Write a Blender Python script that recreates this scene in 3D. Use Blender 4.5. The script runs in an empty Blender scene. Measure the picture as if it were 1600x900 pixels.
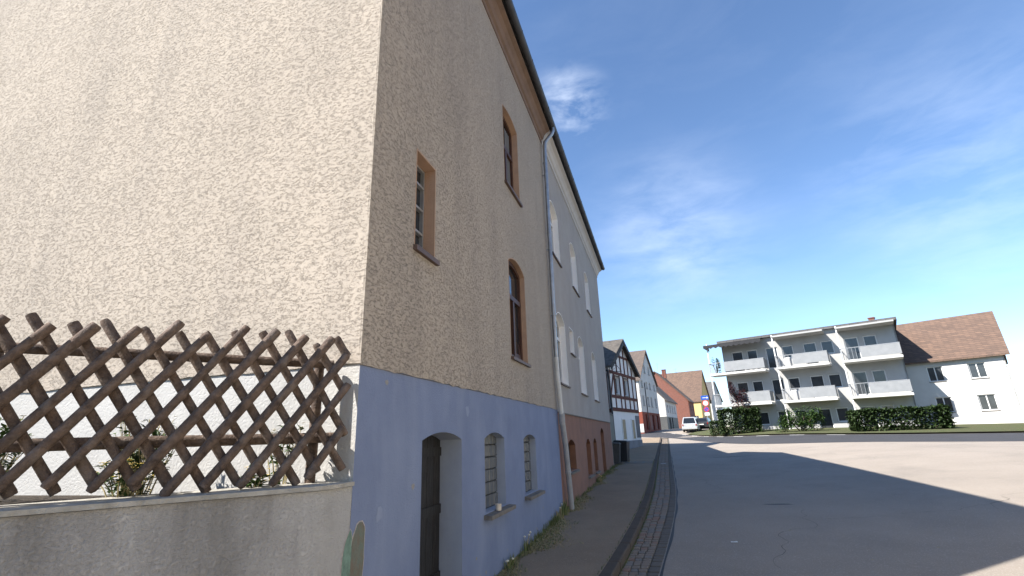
import bpy, bmesh, math, random
import numpy as np
from mathutils import Vector, Matrix
R_ = math.radians
random.seed(7); rng = np.random.default_rng(7)
scene = bpy.context.scene
COL = scene.collection

# ---------------------------------------------------------------- camera, sky, sun, exposure
# world: facade plane X=0, street runs along +Y, camera eye at z=0
cam_d = bpy.data.cameras.new('camera'); cam = bpy.data.objects.new('camera', cam_d); COL.objects.link(cam)
_Rw = Matrix(((0.95728228, 0.11795546, 0.26400216), (0.28707897, -0.27849113, -0.91653061), (-0.03458753, 0.95316798, -0.30045716)))
cam.matrix_world = Matrix.Translation((2.1, 0, 0)) @ _Rw.to_4x4()
cam_d.sensor_fit = 'HORIZONTAL'; cam_d.sensor_width = 36.0; cam_d.lens = 36.0*747.07/1600.0
cam_d.clip_start = 0.05; cam_d.clip_end = 6000
scene.camera = cam
SUN_EL, SUN_H = R_(43), Vector((-0.78, -0.63, 0)).normalized()
SUN_ROT = math.atan2(SUN_H.x, SUN_H.y)
world = bpy.data.worlds.new('World'); scene.world = world; world.use_nodes = True
wn, wl = world.node_tree.nodes, world.node_tree.links
wn.clear()
w_out = wn.new('ShaderNodeOutputWorld'); w_bg = wn.new('ShaderNodeBackground'); w_sky = wn.new('ShaderNodeTexSky')
w_sky.sky_type = 'NISHITA'; w_sky.sun_disc = False; w_sky.sun_elevation = SUN_EL; w_sky.sun_rotation = SUN_ROT
w_sky.altitude = 200; w_sky.air_density = 1.0; w_sky.dust_density = 0.1; w_sky.ozone_density = 5.0
w_bg.inputs['Strength'].default_value = 0.07
w_tc = wn.new('ShaderNodeTexCoord')
def wnode(t, **k):
    n = wn.new(t)
    for a, b in k.items(): setattr(n, a, b)
    return n
def wmath(op, a, b=None, clamp=False):
    n = wn.new('ShaderNodeMath'); n.operation = op; n.use_clamp = clamp
    for i, v in enumerate((a, b)):
        if v is None: continue
        if isinstance(v, (int, float)): n.inputs[i].default_value = v
        else: wl.new(v, n.inputs[i])
    return n.outputs[0]
# thin cirrus: stretched noise over the sky dome, denser in a few wisps
w_map = wnode('ShaderNodeMapping'); w_map.inputs['Scale'].default_value = (1.6, 1.6, 4.5); w_map.inputs['Rotation'].default_value = (0.5, 0.35, 0.3)
wl.new(w_tc.outputs['Generated'], w_map.inputs['Vector'])
w_n1 = wnode('ShaderNodeTexNoise'); w_n1.inputs['Scale'].default_value = 2.2; w_n1.inputs['Detail'].default_value = 9; w_n1.inputs['Roughness'].default_value = 0.62; w_n1.inputs['Distortion'].default_value = 0.5
wl.new(w_map.outputs[0], w_n1.inputs['Vector'])
w_r1 = wnode('ShaderNodeMapRange'); w_r1.inputs['From Min'].default_value = 0.46; w_r1.inputs['From Max'].default_value = 0.85; w_r1.inputs['To Max'].default_value = 0.04
wl.new(w_n1.outputs['Fac'], w_r1.inputs['Value'])
w_n2 = wnode('ShaderNodeTexNoise'); w_n2.inputs['Scale'].default_value = 4.5; w_n2.inputs['Detail'].default_value = 10; w_n2.inputs['Roughness'].default_value = 0.58; w_n2.inputs['Distortion'].default_value = 0.25
wl.new(w_map.outputs[0], w_n2.inputs['Vector'])
def wisp(d, rad, amp, lo=0.38, hi=0.72):
    dist = wnode('ShaderNodeVectorMath', operation='DISTANCE'); wl.new(w_tc.outputs['Generated'], dist.inputs[0]); dist.inputs[1].default_value = Vector(d).normalized()
    m = wnode('ShaderNodeMapRange', interpolation_type='SMOOTHSTEP'); m.inputs['From Min'].default_value = rad; m.inputs['From Max'].default_value = 0.0; wl.new(dist.outputs['Value'], m.inputs['Value'])
    r = wnode('ShaderNodeMapRange'); r.inputs['From Min'].default_value = lo; r.inputs['From Max'].default_value = hi; wl.new(w_n2.outputs['Fac'], r.inputs['Value'])
    return wmath('MULTIPLY', wmath('MULTIPLY', m.outputs[0], r.outputs[0], True), amp)
w_f = wmath('ADD', w_r1.outputs[0], wisp((-0.0775, 0.632, 0.494), 0.10, 0.6, 0.44, 0.74), True)
w_f = wmath('ADD', w_f, wisp((0.055, 0.733, 0.292), 0.24, 0.28, 0.34, 0.8), True)
w_f = wmath('ADD', w_f, wisp((0.45, 0.75, 0.33), 0.30, 0.2, 0.4, 0.8), True)
w_mix = wnode('ShaderNodeMix', data_type='RGBA'); wl.new(w_f, w_mix.inputs['Factor']); wl.new(w_sky.outputs[0], w_mix.inputs['A'])
w_mix.inputs['B'].default_value = (6.5, 7.0, 7.8, 1)
wl.new(w_mix.outputs['Result'], w_bg.inputs['Color']); wl.new(w_bg.outputs[0], w_out.inputs['Surface'])
sun_d = bpy.data.lights.new('sun', 'SUN'); sun_d.energy = 3.5; sun_d.angle = R_(0.53); sun_d.color = (1.0, 0.94, 0.86)
sun = bpy.data.objects.new('sun', sun_d); COL.objects.link(sun)
_sd = (SUN_H*math.cos(SUN_EL) + Vector((0, 0, math.sin(SUN_EL)))).normalized()
sun.rotation_euler = _sd.to_track_quat('Z', 'Y').to_euler(); sun.location = (-20, -12, 25)
vs = scene.view_settings; vs.view_transform = 'Standard'; vs.look = 'None'; vs.exposure = 1.83; vs.gamma = 1.0; vs.use_curve_mapping = False

# ---------------------------------------------------------------- materials
MATS = {}
def mat(name, c1, c2=None, rough=0.85, scale=3.0, bump=0.0, bscale=40.0, bstretch=(1, 1, 1), detail=6, spec=0.3, metal=0.0,
        stain=None, stain_scale=(0.8, 0.8, 0.25), stain_lo=0.5, stain_hi=0.75, stain_amt=0.5, bdist=0.01, pit=0.0, cstretch=(1, 1, 1), contrast=(0.3, 0.7), speck=None, speck_scale=120.0, speck_amt=0.5, worm=None):
    if name in MATS: return MATS[name]
    m = bpy.data.materials.new(name); m.use_nodes = True; MATS[name] = m
    n, l = m.node_tree.nodes, m.node_tree.links
    b = n['Principled BSDF']; b.inputs['Roughness'].default_value = rough; b.inputs['Specular IOR Level'].default_value = spec; b.inputs['Metallic'].default_value = metal
    tc = n.new('ShaderNodeTexCoord')
    def noise(sc, st, det=6, rgh=0.6, dis=0.0):
        mp = n.new('ShaderNodeMapping'); mp.inputs['Scale'].default_value = st; l.new(tc.outputs['Object'], mp.inputs['Vector'])
        t = n.new('ShaderNodeTexNoise'); t.inputs['Scale'].default_value = sc; t.inputs['Detail'].default_value = det; t.inputs['Roughness'].default_value = rgh; t.inputs['Distortion'].default_value = dis
        l.new(mp.outputs[0], t.inputs['Vector']); return t.outputs['Fac']
    def mrange(v, a, b_, c=0.0, d=1.0):
        r = n.new('ShaderNodeMapRange'); r.inputs['From Min'].default_value = a; r.inputs['From Max'].default_value = b_; r.inputs['To Min'].default_value = c; r.inputs['To Max'].default_value = d
        l.new(v, r.inputs['Value']); return r.outputs[0]
    def mix(f, a, b_):
        x = n.new('ShaderNodeMix'); x.data_type = 'RGBA'
        if isinstance(f, float): x.inputs['Factor'].default_value = f
        else: l.new(f, x.inputs['Factor'])
        for k, v in (('A', a), ('B', b_)):
            if isinstance(v, tuple): x.inputs[k].default_value = (*v, 1)
            else: l.new(v, x.inputs[k])
        return x.outputs['Result']
    c2 = c2 or tuple(x*0.8 for x in c1)
    col = mix(mrange(noise(scale, cstretch, detail), *contrast), c1, c2)
    if stain: col = mix(mrange(noise(1.0, stain_scale, 8, 0.65, 0.3), stain_lo, stain_hi, 0, stain_amt), col, stain)
    if speck: col = mix(mrange(noise(speck_scale, (1, 1, 1), 3, 0.7), 0.55, 0.72, 0, speck_amt), col, speck)
    if bump:
        bt = noise(bscale, bstretch, 4, 0.6, 0.35)
        bt2 = mrange(bt, 0.32, 0.6)
        if pit: col = mix(mrange(bt, 0.30, 0.44, pit, 0.0), col, tuple(x*0.45 for x in c1))
        bn = n.new('ShaderNodeBump'); bn.inputs['Strength'].default_value = bump; bn.inputs['Distance'].default_value = bdist
        l.new(bt2, bn.inputs['Height']); l.new(bn.outputs[0], b.inputs['Normal'])
    if worm:   # scratched plaster: short winding grooves
        sc, st, wid, dep = worm
        def mth(op, a, b_=None, cl=False):
            q = n.new('ShaderNodeMath'); q.operation = op; q.use_clamp = cl
            for i_, v in enumerate((a, b_)):
                if v is None: continue
                if isinstance(v, (int, float)): q.inputs[i_].default_value = v
                else: l.new(v, q.inputs[i_])
            return q.outputs[0]
        g1 = mrange(mth('ABSOLUTE', mth('SUBTRACT', noise(sc, st, 3, 0.55, 0.4), 0.5)), 0.0, wid, 1.0, 0.0)
        mk = mrange(noise(sc*0.55, st, 3, 0.6), 0.42, 0.56)
        gr = mth('MULTIPLY', g1, mk, True)
        fine = noise(sc*3.2, (1, 1, 1.3), 3, 0.7)
        ht = mth('ADD', mth('MULTIPLY', gr, -1.0), mth('MULTIPLY', fine, 0.55))
        col = mix(mth('MULTIPLY', gr, 0.55), col, tuple(x*0.38 for x in c1))
        bn = n.new('ShaderNodeBump'); bn.inputs['Strength'].default_value = 1.0; bn.inputs['Distance'].default_value = dep
        l.new(ht, bn.inputs['Height']); l.new(bn.outputs[0], b.inputs['Normal'])
    l.new(col, b.inputs['Base Color'])
    return m
BEIGE = (0.50, 0.425, 0.335)
STUC = mat('rough_beige_plaster', (0.425, 0.37, 0.31), (0.375, 0.328, 0.275), 0.95, 0.9, stain=(0.27, 0.24, 0.21), stain_scale=(2.0, 2.0, 0.22), stain_lo=0.46, stain_hi=0.8, stain_amt=0.55, spec=0.15, worm=(38, (1, 1, 2.2), 0.065, 0.0045))
BLUE = mat('blue_grey_paint', (0.182, 0.226, 0.345), (0.15, 0.188, 0.293), 0.8, 2.2, 0.35, 55, (1, 1, 1), stain=(0.235, 0.28, 0.39), stain_scale=(1.9, 1.9, 0.5), stain_lo=0.48, stain_hi=0.72, stain_amt=0.55, bdist=0.005, spec=0.25)
BLUE_REV = mat('pale_blue_reveal_paint', (0.33, 0.37, 0.44), (0.27, 0.31, 0.39), 0.85, 3, 0.3, 60, stain=(0.2, 0.2, 0.2), stain_scale=(2, 2, 0.8), stain_amt=0.4, bdist=0.004)
WHITE_W = mat('white_wall_paint', (0.44, 0.435, 0.42), (0.37, 0.365, 0.35), 0.85, 2.0, 0.5, 45, stain=(0.34, 0.33, 0.3), stain_scale=(1.5, 1.5, 0.6), stain_lo=0.52, stain_hi=0.8, stain_amt=0.6, bdist=0.006)
CONC = mat('weathered_grey_render', (0.40, 0.392, 0.38), (0.30, 0.293, 0.285), 0.95, 2.5, 0.9, 60, stain=(0.15, 0.143, 0.13), stain_scale=(3.2, 3.2, 0.5), stain_lo=0.44, stain_hi=0.7, stain_amt=0.75, bdist=0.008, pit=0.4, cstretch=(1, 1, 0.4))
COPING = mat('pale_concrete_ledge', (0.42, 0.40, 0.36), (0.25, 0.24, 0.21), 0.9, 9, 0.6, 50, bdist=0.006)
GREY_F = mat('grey_plaster', (0.40, 0.368, 0.34), (0.345, 0.318, 0.294), 0.95, 1.2, 0.8, 50, stain=(0.46, 0.44, 0.41), stain_scale=(0.5, 0.5, 0.7), stain_lo=0.5, stain_hi=0.8, stain_amt=0.4, bdist=0.006, pit=0.25, spec=0.15)
REDB = mat('red_brown_plinth_paint', (0.285, 0.16, 0.118), (0.23, 0.132, 0.10), 0.9, 2.5, 0.5, 45, stain=(0.13, 0.10, 0.09), stain_scale=(1.2, 1.2, 0.6), stain_amt=0.5, bdist=0.005, spec=0.2)
REDB_D = mat('brown_niche_paint', (0.26, 0.13, 0.08), (0.19, 0.10, 0.065), 0.9, 4, 0.3, 45, bdist=0.004)
TAN = mat('tan_reveal_paint', (0.45, 0.295, 0.20), (0.37, 0.24, 0.165), 0.85, 5, 0.3, 60, stain=(0.2, 0.14, 0.1), stain_amt=0.4, bdist=0.003)
BROWN_C = mat('brown_cornice_paint', (0.21, 0.14, 0.10), (0.165, 0.11, 0.08), 0.8, 4, 0.2, 30, stain=(0.11, 0.075, 0.055), stain_scale=(2, 1.2, 2), stain_amt=0.6)
GREY_C = mat('pale_grey_cornice_paint', (0.52, 0.50, 0.47), (0.46, 0.44, 0.42), 0.8, 3, 0.2, 30)
WHITE_R = mat('white_reveal_paint', (0.90, 0.88, 0.85), (0.86, 0.84, 0.81), 0.8, 4, 0.2, 50)
SILL_S = mat('grey_stone_sill', (0.22, 0.20, 0.18), (0.13, 0.12, 0.105), 0.9, 14, 0.6, 60, bdist=0.004)
SILL_B = mat('brown_tile_sill', (0.13, 0.085, 0.065), (0.09, 0.06, 0.048), 0.5, 8)
BWOOD = mat('dark_brown_window_wood', (0.075, 0.035, 0.022), (0.05, 0.024, 0.016), 0.5, 12)
WFRAME = mat('white_window_frame', (0.70, 0.70, 0.69), (0.62, 0.62, 0.61), 0.45, 6)
DOORW = mat('dark_door_wood', (0.024, 0.023, 0.024), (0.015, 0.015, 0.016), 0.6, 9, 0.4, 30, (1, 1, 0.15))
IRON = mat('dark_iron', (0.03, 0.03, 0.032), (0.02, 0.02, 0.022), 0.55, 9, metal=0.3)
ZINC = mat('weathered_zinc', (0.42, 0.43, 0.44), (0.30, 0.31, 0.32), 0.38, 7, metal=0.75, stain=(0.16, 0.16, 0.165), stain_scale=(4, 4, 1.2), stain_amt=0.6)
GUT = mat('dark_zinc_gutter', (0.085, 0.088, 0.095), (0.055, 0.057, 0.062), 0.5, 5, metal=0.35)
PVC = mat('pale_grey_plastic_pipe', (0.60, 0.60, 0.58), (0.5, 0.5, 0.48), 0.5, 5)
STANDP = mat('grey_standpipe', (0.37, 0.37, 0.37), (0.27, 0.27, 0.27), 0.6, 5, stain=(0.2, 0.17, 0.14), stain_scale=(3, 3, 1), stain_amt=0.5)
SLATE = mat('dark_slate', (0.055, 0.053, 0.053), (0.032, 0.032, 0.034), 0.65, 6, 0.7, 9, (1, 1, 2), bdist=0.03)
def glass(name, tint, rough=0.06, spec=0.6):
    m = mat(name, tint, tuple(x*0.6 for x in tint), rough, 2.0, spec=spec); return m
GLASS = glass('dark_window_glass', (0.028, 0.03, 0.033))
GLASS_F = glass('far_window_glass', (0.045, 0.05, 0.056), 0.1)
CURT = mat('pale_curtain', (0.16, 0.155, 0.15), (0.09, 0.088, 0.085), 0.9, 9, cstretch=(6, 6, 0.3))
GBLOCK = mat('grimy_glass_block', (0.12, 0.13, 0.135), (0.085, 0.092, 0.096), 0.22, 5, 0.25, 9, spec=0.55, bdist=0.006)
MORT = mat('dark_mortar', (0.022, 0.022, 0.022), None, 0.95, 9)
POLE = mat('weathered_brown_wood', (0.17, 0.12, 0.092), (0.05, 0.036, 0.03), 0.85, 14, 1.0, 55, (1, 1, 1), stain=(0.22, 0.19, 0.17), stain_scale=(9, 9, 9), stain_amt=0.6, bdist=0.004)
PATCH = mat('peeled_green_paint', (0.11, 0.17, 0.14), (0.16, 0.15, 0.125), 0.8, 7, 0.7, 40, stain=(0.16, 0.12, 0.09), stain_scale=(14, 14, 6), stain_lo=0.45, stain_hi=0.62, stain_amt=0.8, bdist=0.004, cstretch=(1, 1, 0.5))
PATCH2 = mat('old_mint_paint', (0.20, 0.31, 0.255), (0.12, 0.19, 0.155), 0.8, 16, 0.7, 40, stain=(0.05, 0.06, 0.05), stain_scale=(18, 18, 5), stain_amt=0.7, bdist=0.004)
RIM = mat('broken_plaster_edge', (0.50, 0.46, 0.44), (0.33, 0.30, 0.29), 0.95, 30, 0.5, 60)
WALK = mat('worn_pavement_asphalt', (0.31, 0.238, 0.168), (0.235, 0.18, 0.13), 0.95, 1.1, 0.9, 90, stain=(0.24, 0.195, 0.135), stain_scale=(1.1, 0.5, 1), stain_lo=0.45, stain_hi=0.7, stain_amt=0.7, bdist=0.006, spec=0.2, speck=(0.42, 0.36, 0.29), speck_scale=45, speck_amt=0.7)
KERB = mat('dark_kerb_stone', (0.10, 0.082, 0.066), (0.075, 0.063, 0.052), 0.9, 5, 0.6, 60, bdist=0.005, spec=0.2)
SETT1 = mat('grey_brown_sett', (0.30, 0.245, 0.195), (0.21, 0.178, 0.148), 0.85, 9, 0.7, 60, bdist=0.005, spec=0.25)
SETT2 = mat('blue_grey_sett', (0.255, 0.235, 0.215), (0.185, 0.175, 0.163), 0.85, 9, 0.7, 60, bdist=0.005, spec=0.25)
SETT3 = mat('reddish_sett', (0.31, 0.205, 0.155), (0.22, 0.155, 0.125), 0.85, 9, 0.7, 60, bdist=0.005, spec=0.25)
SETTD = mat('dark_sett', (0.165, 0.152, 0.135), (0.125, 0.116, 0.105), 0.85, 9, 0.7, 60, bdist=0.005, spec=0.25)
JOINT = mat('mossy_joint_sand', (0.16, 0.14, 0.09), (0.11, 0.105, 0.06), 1.0, 6, 0.8, 80)
ASPH = mat('pale_worn_asphalt', (0.315, 0.275, 0.235), (0.265, 0.232, 0.198), 0.92, 0.5, 0.8, 110, stain=(0.17, 0.155, 0.14), stain_scale=(0.5, 0.35, 1), stain_lo=0.5, stain_hi=0.8, stain_amt=0.55, bdist=0.005, spec=0.25, speck=(0.52, 0.48, 0.43), speck_scale=55, speck_amt=0.75)
ASPH_D = mat('dark_new_asphalt', (0.055, 0.056, 0.062), (0.042, 0.043, 0.048), 0.85, 1.0, 0.6, 90, bdist=0.004)
TAR = mat('black_tar', (0.022, 0.021, 0.021), None, 0.6, 6)
LINE = mat('white_road_paint', (0.72, 0.72, 0.70), (0.55, 0.55, 0.53), 0.8, 9)
EARTH = mat('terrain_grass', (0.055, 0.07, 0.028), (0.075, 0.07, 0.04), 1.0, 0.4, 0.8, 20, bdist=0.03)
SOIL = mat('garden_soil', (0.07, 0.052, 0.036), (0.045, 0.036, 0.026), 1.0, 6, 0.9, 30, bdist=0.03)
LEAF = mat('green_leaf', (0.055, 0.105, 0.022), (0.03, 0.06, 0.014), 0.6, 5)
LEAF_D = mat('dark_hedge_leaf', (0.035, 0.062, 0.016), (0.018, 0.034, 0.01), 0.6, 7)
GRASS = mat('verge_blade', (0.10, 0.155, 0.045), (0.17, 0.165, 0.07), 0.7, 6)
DRYG = mat('dry_stalk', (0.46, 0.38, 0.21), (0.22, 0.19, 0.095), 0.8, 14)
RLEAF = mat('dark_red_leaf', (0.085, 0.022, 0.026), (0.04, 0.014, 0.016), 0.6, 7)
YEL = mat('yellow_petal', (0.62, 0.42, 0.05), (0.7, 0.55, 0.2), 0.6, 9)
WPET = mat('pale_petal', (0.7, 0.68, 0.58), (0.6, 0.55, 0.42), 0.7, 9)
CUPM = mat('cream_ceramic', (0.70, 0.63, 0.53), (0.55, 0.46, 0.36), 0.5, 30)
BIN_D = mat('anthracite_plastic', (0.035, 0.037, 0.04), (0.025, 0.026, 0.028), 0.5, 5)
BIN_G = mat('grey_plastic', (0.085, 0.082, 0.076), (0.06, 0.058, 0.054), 0.6, 5)
TIMB = mat('red_brown_timber', (0.135, 0.052, 0.038), (0.09, 0.036, 0.028), 0.8, 3)
INFILL = mat('white_infill_plaster', (0.82, 0.80, 0.77), (0.75, 0.735, 0.71), 0.9, 2, 0.3, 20)
ROOF_T = mat('old_slate_shingles', (0.135, 0.12, 0.105), (0.06, 0.056, 0.052), 0.85, 2.6, 0.9, 5.5, (1, 1, 3), bdist=0.04, cstretch=(1, 1, 3))
WPL = mat('white_house_plaster', (0.56, 0.555, 0.535), (0.47, 0.465, 0.45), 0.9, 0.7, 0.3, 15, stain=(0.42, 0.41, 0.38), stain_scale=(0.5, 0.5, 0.25), stain_lo=0.55, stain_hi=0.85, stain_amt=0.5)
YPL = mat('yellow_house_plaster', (0.62, 0.46, 0.20), (0.56, 0.41, 0.18), 0.9, 0.7, 0.3, 15)
GPL = mat('pale_grey_house_plaster', (0.38, 0.38, 0.375), (0.32, 0.32, 0.315), 0.9, 0.7)
BRP = mat('brick_red_plaster', (0.21, 0.055, 0.034), (0.16, 0.045, 0.03), 0.9, 2)
DGRY = mat('dark_grey_door_paint', (0.085, 0.09, 0.092), (0.07, 0.073, 0.075), 0.6, 2)
DRED = mat('dark_red_door_paint', (0.15, 0.03, 0.028), (0.11, 0.024, 0.022), 0.6, 2)
STONE_B = mat('blue_grey_plinth_stone', (0.25, 0.26, 0.285), (0.17, 0.175, 0.19), 0.9, 1.5, 0.5, 12, bdist=0.02)
OCHRE = mat('ochre_shutter_board', (0.45, 0.37, 0.25), (0.35, 0.29, 0.2), 0.8, 4)
BALG = mat('grey_balcony_panel', (0.26, 0.27, 0.28), (0.21, 0.22, 0.23), 0.7, 2)
AWN = mat('dark_awning_cloth', (0.028, 0.029, 0.033), (0.02, 0.021, 0.024), 0.8, 2)
SILV = mat('silver_car_paint', (0.52, 0.53, 0.53), (0.5, 0.51, 0.51), 0.3, 2, metal=0.45, spec=0.6)
DKCAR = mat('dark_grey_car_paint', (0.035, 0.038, 0.045), (0.03, 0.033, 0.04), 0.25, 2, metal=0.3, spec=0.6)
CGL = mat('car_glass', (0.012, 0.014, 0.016), None, 0.05, 2, spec=0.6)
RUB = mat('black_rubber', (0.018, 0.018, 0.018), None, 0.85, 5)
ALU = mat('alloy_rim', (0.5, 0.5, 0.51), None, 0.35, 3, metal=0.7)
RLAMP = mat('red_lamp_lens', (0.25, 0.015, 0.012), None, 0.25, 3)
PLATE = mat('white_number_plate', (0.75, 0.75, 0.72), None, 0.5, 3)
SBLUE = mat('blue_sign_face', (0.02, 0.09, 0.42), None, 0.4, 3)
SRED = mat('red_sign_face', (0.6, 0.025, 0.03), None, 0.4, 3)
SWHITE = mat('white_sign_face', (0.75, 0.75, 0.75), None, 0.4, 3)
GALV = mat('galvanised_post', (0.35, 0.36, 0.37), (0.28, 0.29, 0.3), 0.5, 6, metal=0.5)
SLATEW = mat('grey_slate_hanging', (0.20, 0.205, 0.215), (0.13, 0.133, 0.14), 0.8, 12)
# brick: real brick pattern for the far wall (bricks far below 10 px)
def brick_mat(name, c1, c2, mortar, sc):
    m = bpy.data.materials.new(name); m.use_nodes = True; n, l = m.node_tree.nodes, m.node_tree.links
    b = n['Principled BSDF']; b.inputs['Roughness'].default_value = 0.9
    tc = n.new('ShaderNodeTexCoord'); sp = n.new('ShaderNodeSeparateXYZ'); cb = n.new('ShaderNodeCombineXYZ'); ad = n.new('ShaderNodeMath'); ad.operation = 'ADD'
    l.new(tc.outputs['Object'], sp.inputs[0]); l.new(sp.outputs['X'], ad.inputs[0]); l.new(sp.outputs['Y'], ad.inputs[1]); l.new(ad.outputs[0], cb.inputs['X']); l.new(sp.outputs['Z'], cb.inputs['Y'])
    t = n.new('ShaderNodeTexBrick'); t.inputs['Scale'].default_value = sc; t.inputs['Color1'].default_value = (*c1, 1); t.inputs['Color2'].default_value = (*c2, 1); t.inputs['Mortar'].default_value = (*mortar, 1); t.inputs['Mortar Size'].default_value = 0.015
    l.new(cb.outputs[0], t.inputs['Vector']); l.new(t.outputs['Color'], b.inputs['Base Color']); MATS[name] = m; return m
ROOF_B = brick_mat('brown_roof_tiles', (0.125, 0.095, 0.078), (0.088, 0.068, 0.058), (0.05, 0.04, 0.035), 1.25)
ROOF_R = brick_mat('rust_roof_tiles', (0.15, 0.095, 0.068), (0.10, 0.066, 0.05), (0.055, 0.038, 0.03), 1.25)
ROOF_G = brick_mat('grey_roof_tiles', (0.11, 0.107, 0.107), (0.08, 0.078, 0.078), (0.045, 0.044, 0.044), 1.25)
BRICK = brick_mat('red_brick_wall', (0.19, 0.068, 0.045), (0.14, 0.05, 0.035), (0.17, 0.12, 0.10), 2.0)

# ---------------------------------------------------------------- helpers
Z = Vector((0, 0, 1))
def gauss_interp(xs, ys, sig):
    g = np.arange(-300, 1200, 0.25); v = np.interp(g, xs, ys); k = np.arange(-8*4, 8*4+1)*0.25; w = np.exp(-0.5*(k/sig)**2); w /= w.sum()
    vp = np.pad(v, len(k)//2, mode='edge'); s = np.convolve(vp, w, mode='valid'); return g, s
_g, _s = gauss_interp([-300, -40, -5, 6.27, 11.2, 22, 32, 38, 48, 56, 62, 70, 80, 130, 1200],
                      [-2.4, -2.3, -1.78, -1.57, -1.44, -1.26, -1.10, -.95, -.65, -.38, -.08, .36, .65, 1.2, 1.2], 1.6)
def gz(x, y):
    z = float(np.interp(y, _g, _s))
    t = min(max((x-4)/9, 0), 1); t = t*t*(3-2*t)
    f = min(max((72-y)/12, 0), 1)*min(max((y+5)/25, 0), 1)
    return z + 0.42*t*f
def rz(x, y): return gz(x, y) - 0.10

class MB:
    def __init__(s): s.v = []; s.f = []; s.mi = []
    def add(s, vs_, fs, mi=0):
        o = len(s.v); s.v += [Vector(p) for p in vs_]
        for q in fs: s.f.append([i+o for i in q]); s.mi.append(mi)
    def box(s, c, size, rot=None, mi=0, taper=1.0):
        hx, hy, hz = size[0]/2, size[1]/2, size[2]/2
        vs_ = [Vector((x*hx*(taper if z > 0 else 1), y*hy*(taper if z > 0 else 1), z*hz)) for z in (-1, 1) for y in (-1, 1) for x in (-1, 1)]
        if rot is not None: vs_ = [rot @ p for p in vs_]
        s.add([p+Vector(c) for p in vs_], [(0, 2, 3, 1), (4, 5, 7, 6), (0, 1, 5, 4), (2, 6, 7, 3), (0, 4, 6, 2), (1, 3, 7, 5)], mi)
    def fbox(s, F, u0, u1, v0, v1, w0, w1, mi=0):
        p = [F.p(u, v, w) for w in (w0, w1) for v in (v0, v1) for u in (u0, u1)]
        s.add(p, [(0, 2, 3, 1), (4, 5, 7, 6), (0, 1, 5, 4), (2, 6, 7, 3), (0, 4, 6, 2), (1, 3, 7, 5)], mi)
    def fbeam(s, F, a, b, wd, w0, w1):
        a = Vector(a); b = Vector(b); d = (b-a).normalized(); n = Vector((-d.y, d.x))*wd/2
        s.fprism(F, [a+n, a-n, b-n, b+n], w0, w1)
    def fprism(s, F, poly, w0, w1, mi=0):
        n = len(poly); A = [F.p(q[0], q[1], w0) for q in poly]; B = [F.p(q[0], q[1], w1) for q in poly]
        s.add(A+B, [tuple(range(n))[::-1], tuple(range(n, 2*n))] + [(i, (i+1) % n, n+(i+1) % n, n+i) for i in range(n)], mi)
    def tube(s, pts, r, n=10, caps=True, mi=0):
        pts = [Vector(p) for p in pts]; rs = r if isinstance(r, (list, tuple)) else [r]*len(pts)
        rings = []; up = None
        for i, p in enumerate(pts):
            d = (pts[min(i+1, len(pts)-1)] - pts[max(i-1, 0)]).normalized()
            if up is None: up = Vector((0, 0, 1)) if abs(d.z) < 0.9 else Vector((1, 0, 0))
            a = d.cross(up).normalized(); b = a.cross(d).normalized(); up = b
            rings.append([p + (a*math.cos(2*math.pi*k/n) + b*math.sin(2*math.pi*k/n))*rs[i] for k in range(n)])
        vs_ = [q for rg in rings for q in rg]; fs = []
        for i in range(len(pts)-1):
            for k in range(n): fs.append((i*n+k, i*n+(k+1) % n, (i+1)*n+(k+1) % n, (i+1)*n+k))
        if caps: fs += [tuple(range(n))[::-1], tuple((len(pts)-1)*n+k for k in range(n))]
        s.add(vs_, fs, mi)
    def lathe(s, c, prof, n=16, axis='Z', mi=0):
        c = Vector(c); vs_ = []
        for r, h in prof:
            for k in range(n):
                a = 2*math.pi*k/n
                q = Vector((r*math.cos(a), r*math.sin(a), h)) if axis == 'Z' else (Vector((h, r*math.cos(a), r*math.sin(a))) if axis == 'X' else Vector((r*math.cos(a), h, r*math.sin(a))))
                vs_.append(c+q)
        fs = [(i*n+k, i*n+(k+1) % n, (i+1)*n+(k+1) % n, (i+1)*n+k) for i in range(len(prof)-1) for k in range(n)]
        fs += [tuple(range(n))[::-1], tuple((len(prof)-1)*n+k for k in range(n))]
        s.add(vs_, fs, mi)
    def build(s, name, m, parent=None, smooth=False, local=False, bevel=0.0):
        me = bpy.data.meshes.new(name)
        vv = s.v
        if parent is not None and not local:
            iw = wmat(parent).inverted(); vv = [iw @ p for p in s.v]
        me.from_pydata([tuple(p) for p in vv], [], s.f)
        ms = m if isinstance(m, (list, tuple)) else [m]
        for x in ms: me.materials.append(x)
        if len(ms) > 1: me.polygons.foreach_set('material_index', s.mi)
        bm = bmesh.new(); bm.from_mesh(me)
        bmesh.ops.recalc_face_normals(bm, faces=bm.faces) if len(bm.faces) < 4000 else None
        if bevel: bmesh.ops.bevel(bm, geom=[e for e in bm.edges if len(e.link_faces) == 2 and e.calc_face_angle(0) > 0.5], offset=bevel, segments=1, affect='EDGES')
        bm.to_mesh(me); bm.free()
        if smooth: me.polygons.foreach_set('use_smooth', [True]*len(me.polygons)); me.set_sharp_from_angle(angle=R_(40))
        o = bpy.data.objects.new(name, me); COL.objects.link(o)
        if parent is not None: o.parent = parent
        return o
def wmat(o):
    m = o.matrix_basis.copy()
    while o.parent: o = o.parent; m = o.matrix_basis @ m
    return m
def tag(o, label=None, cat=None, group=None, kind=None):
    for k, v in (('label', label), ('category', cat), ('group', group), ('kind', kind)):
        if v: o[k] = v
    return o
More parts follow.
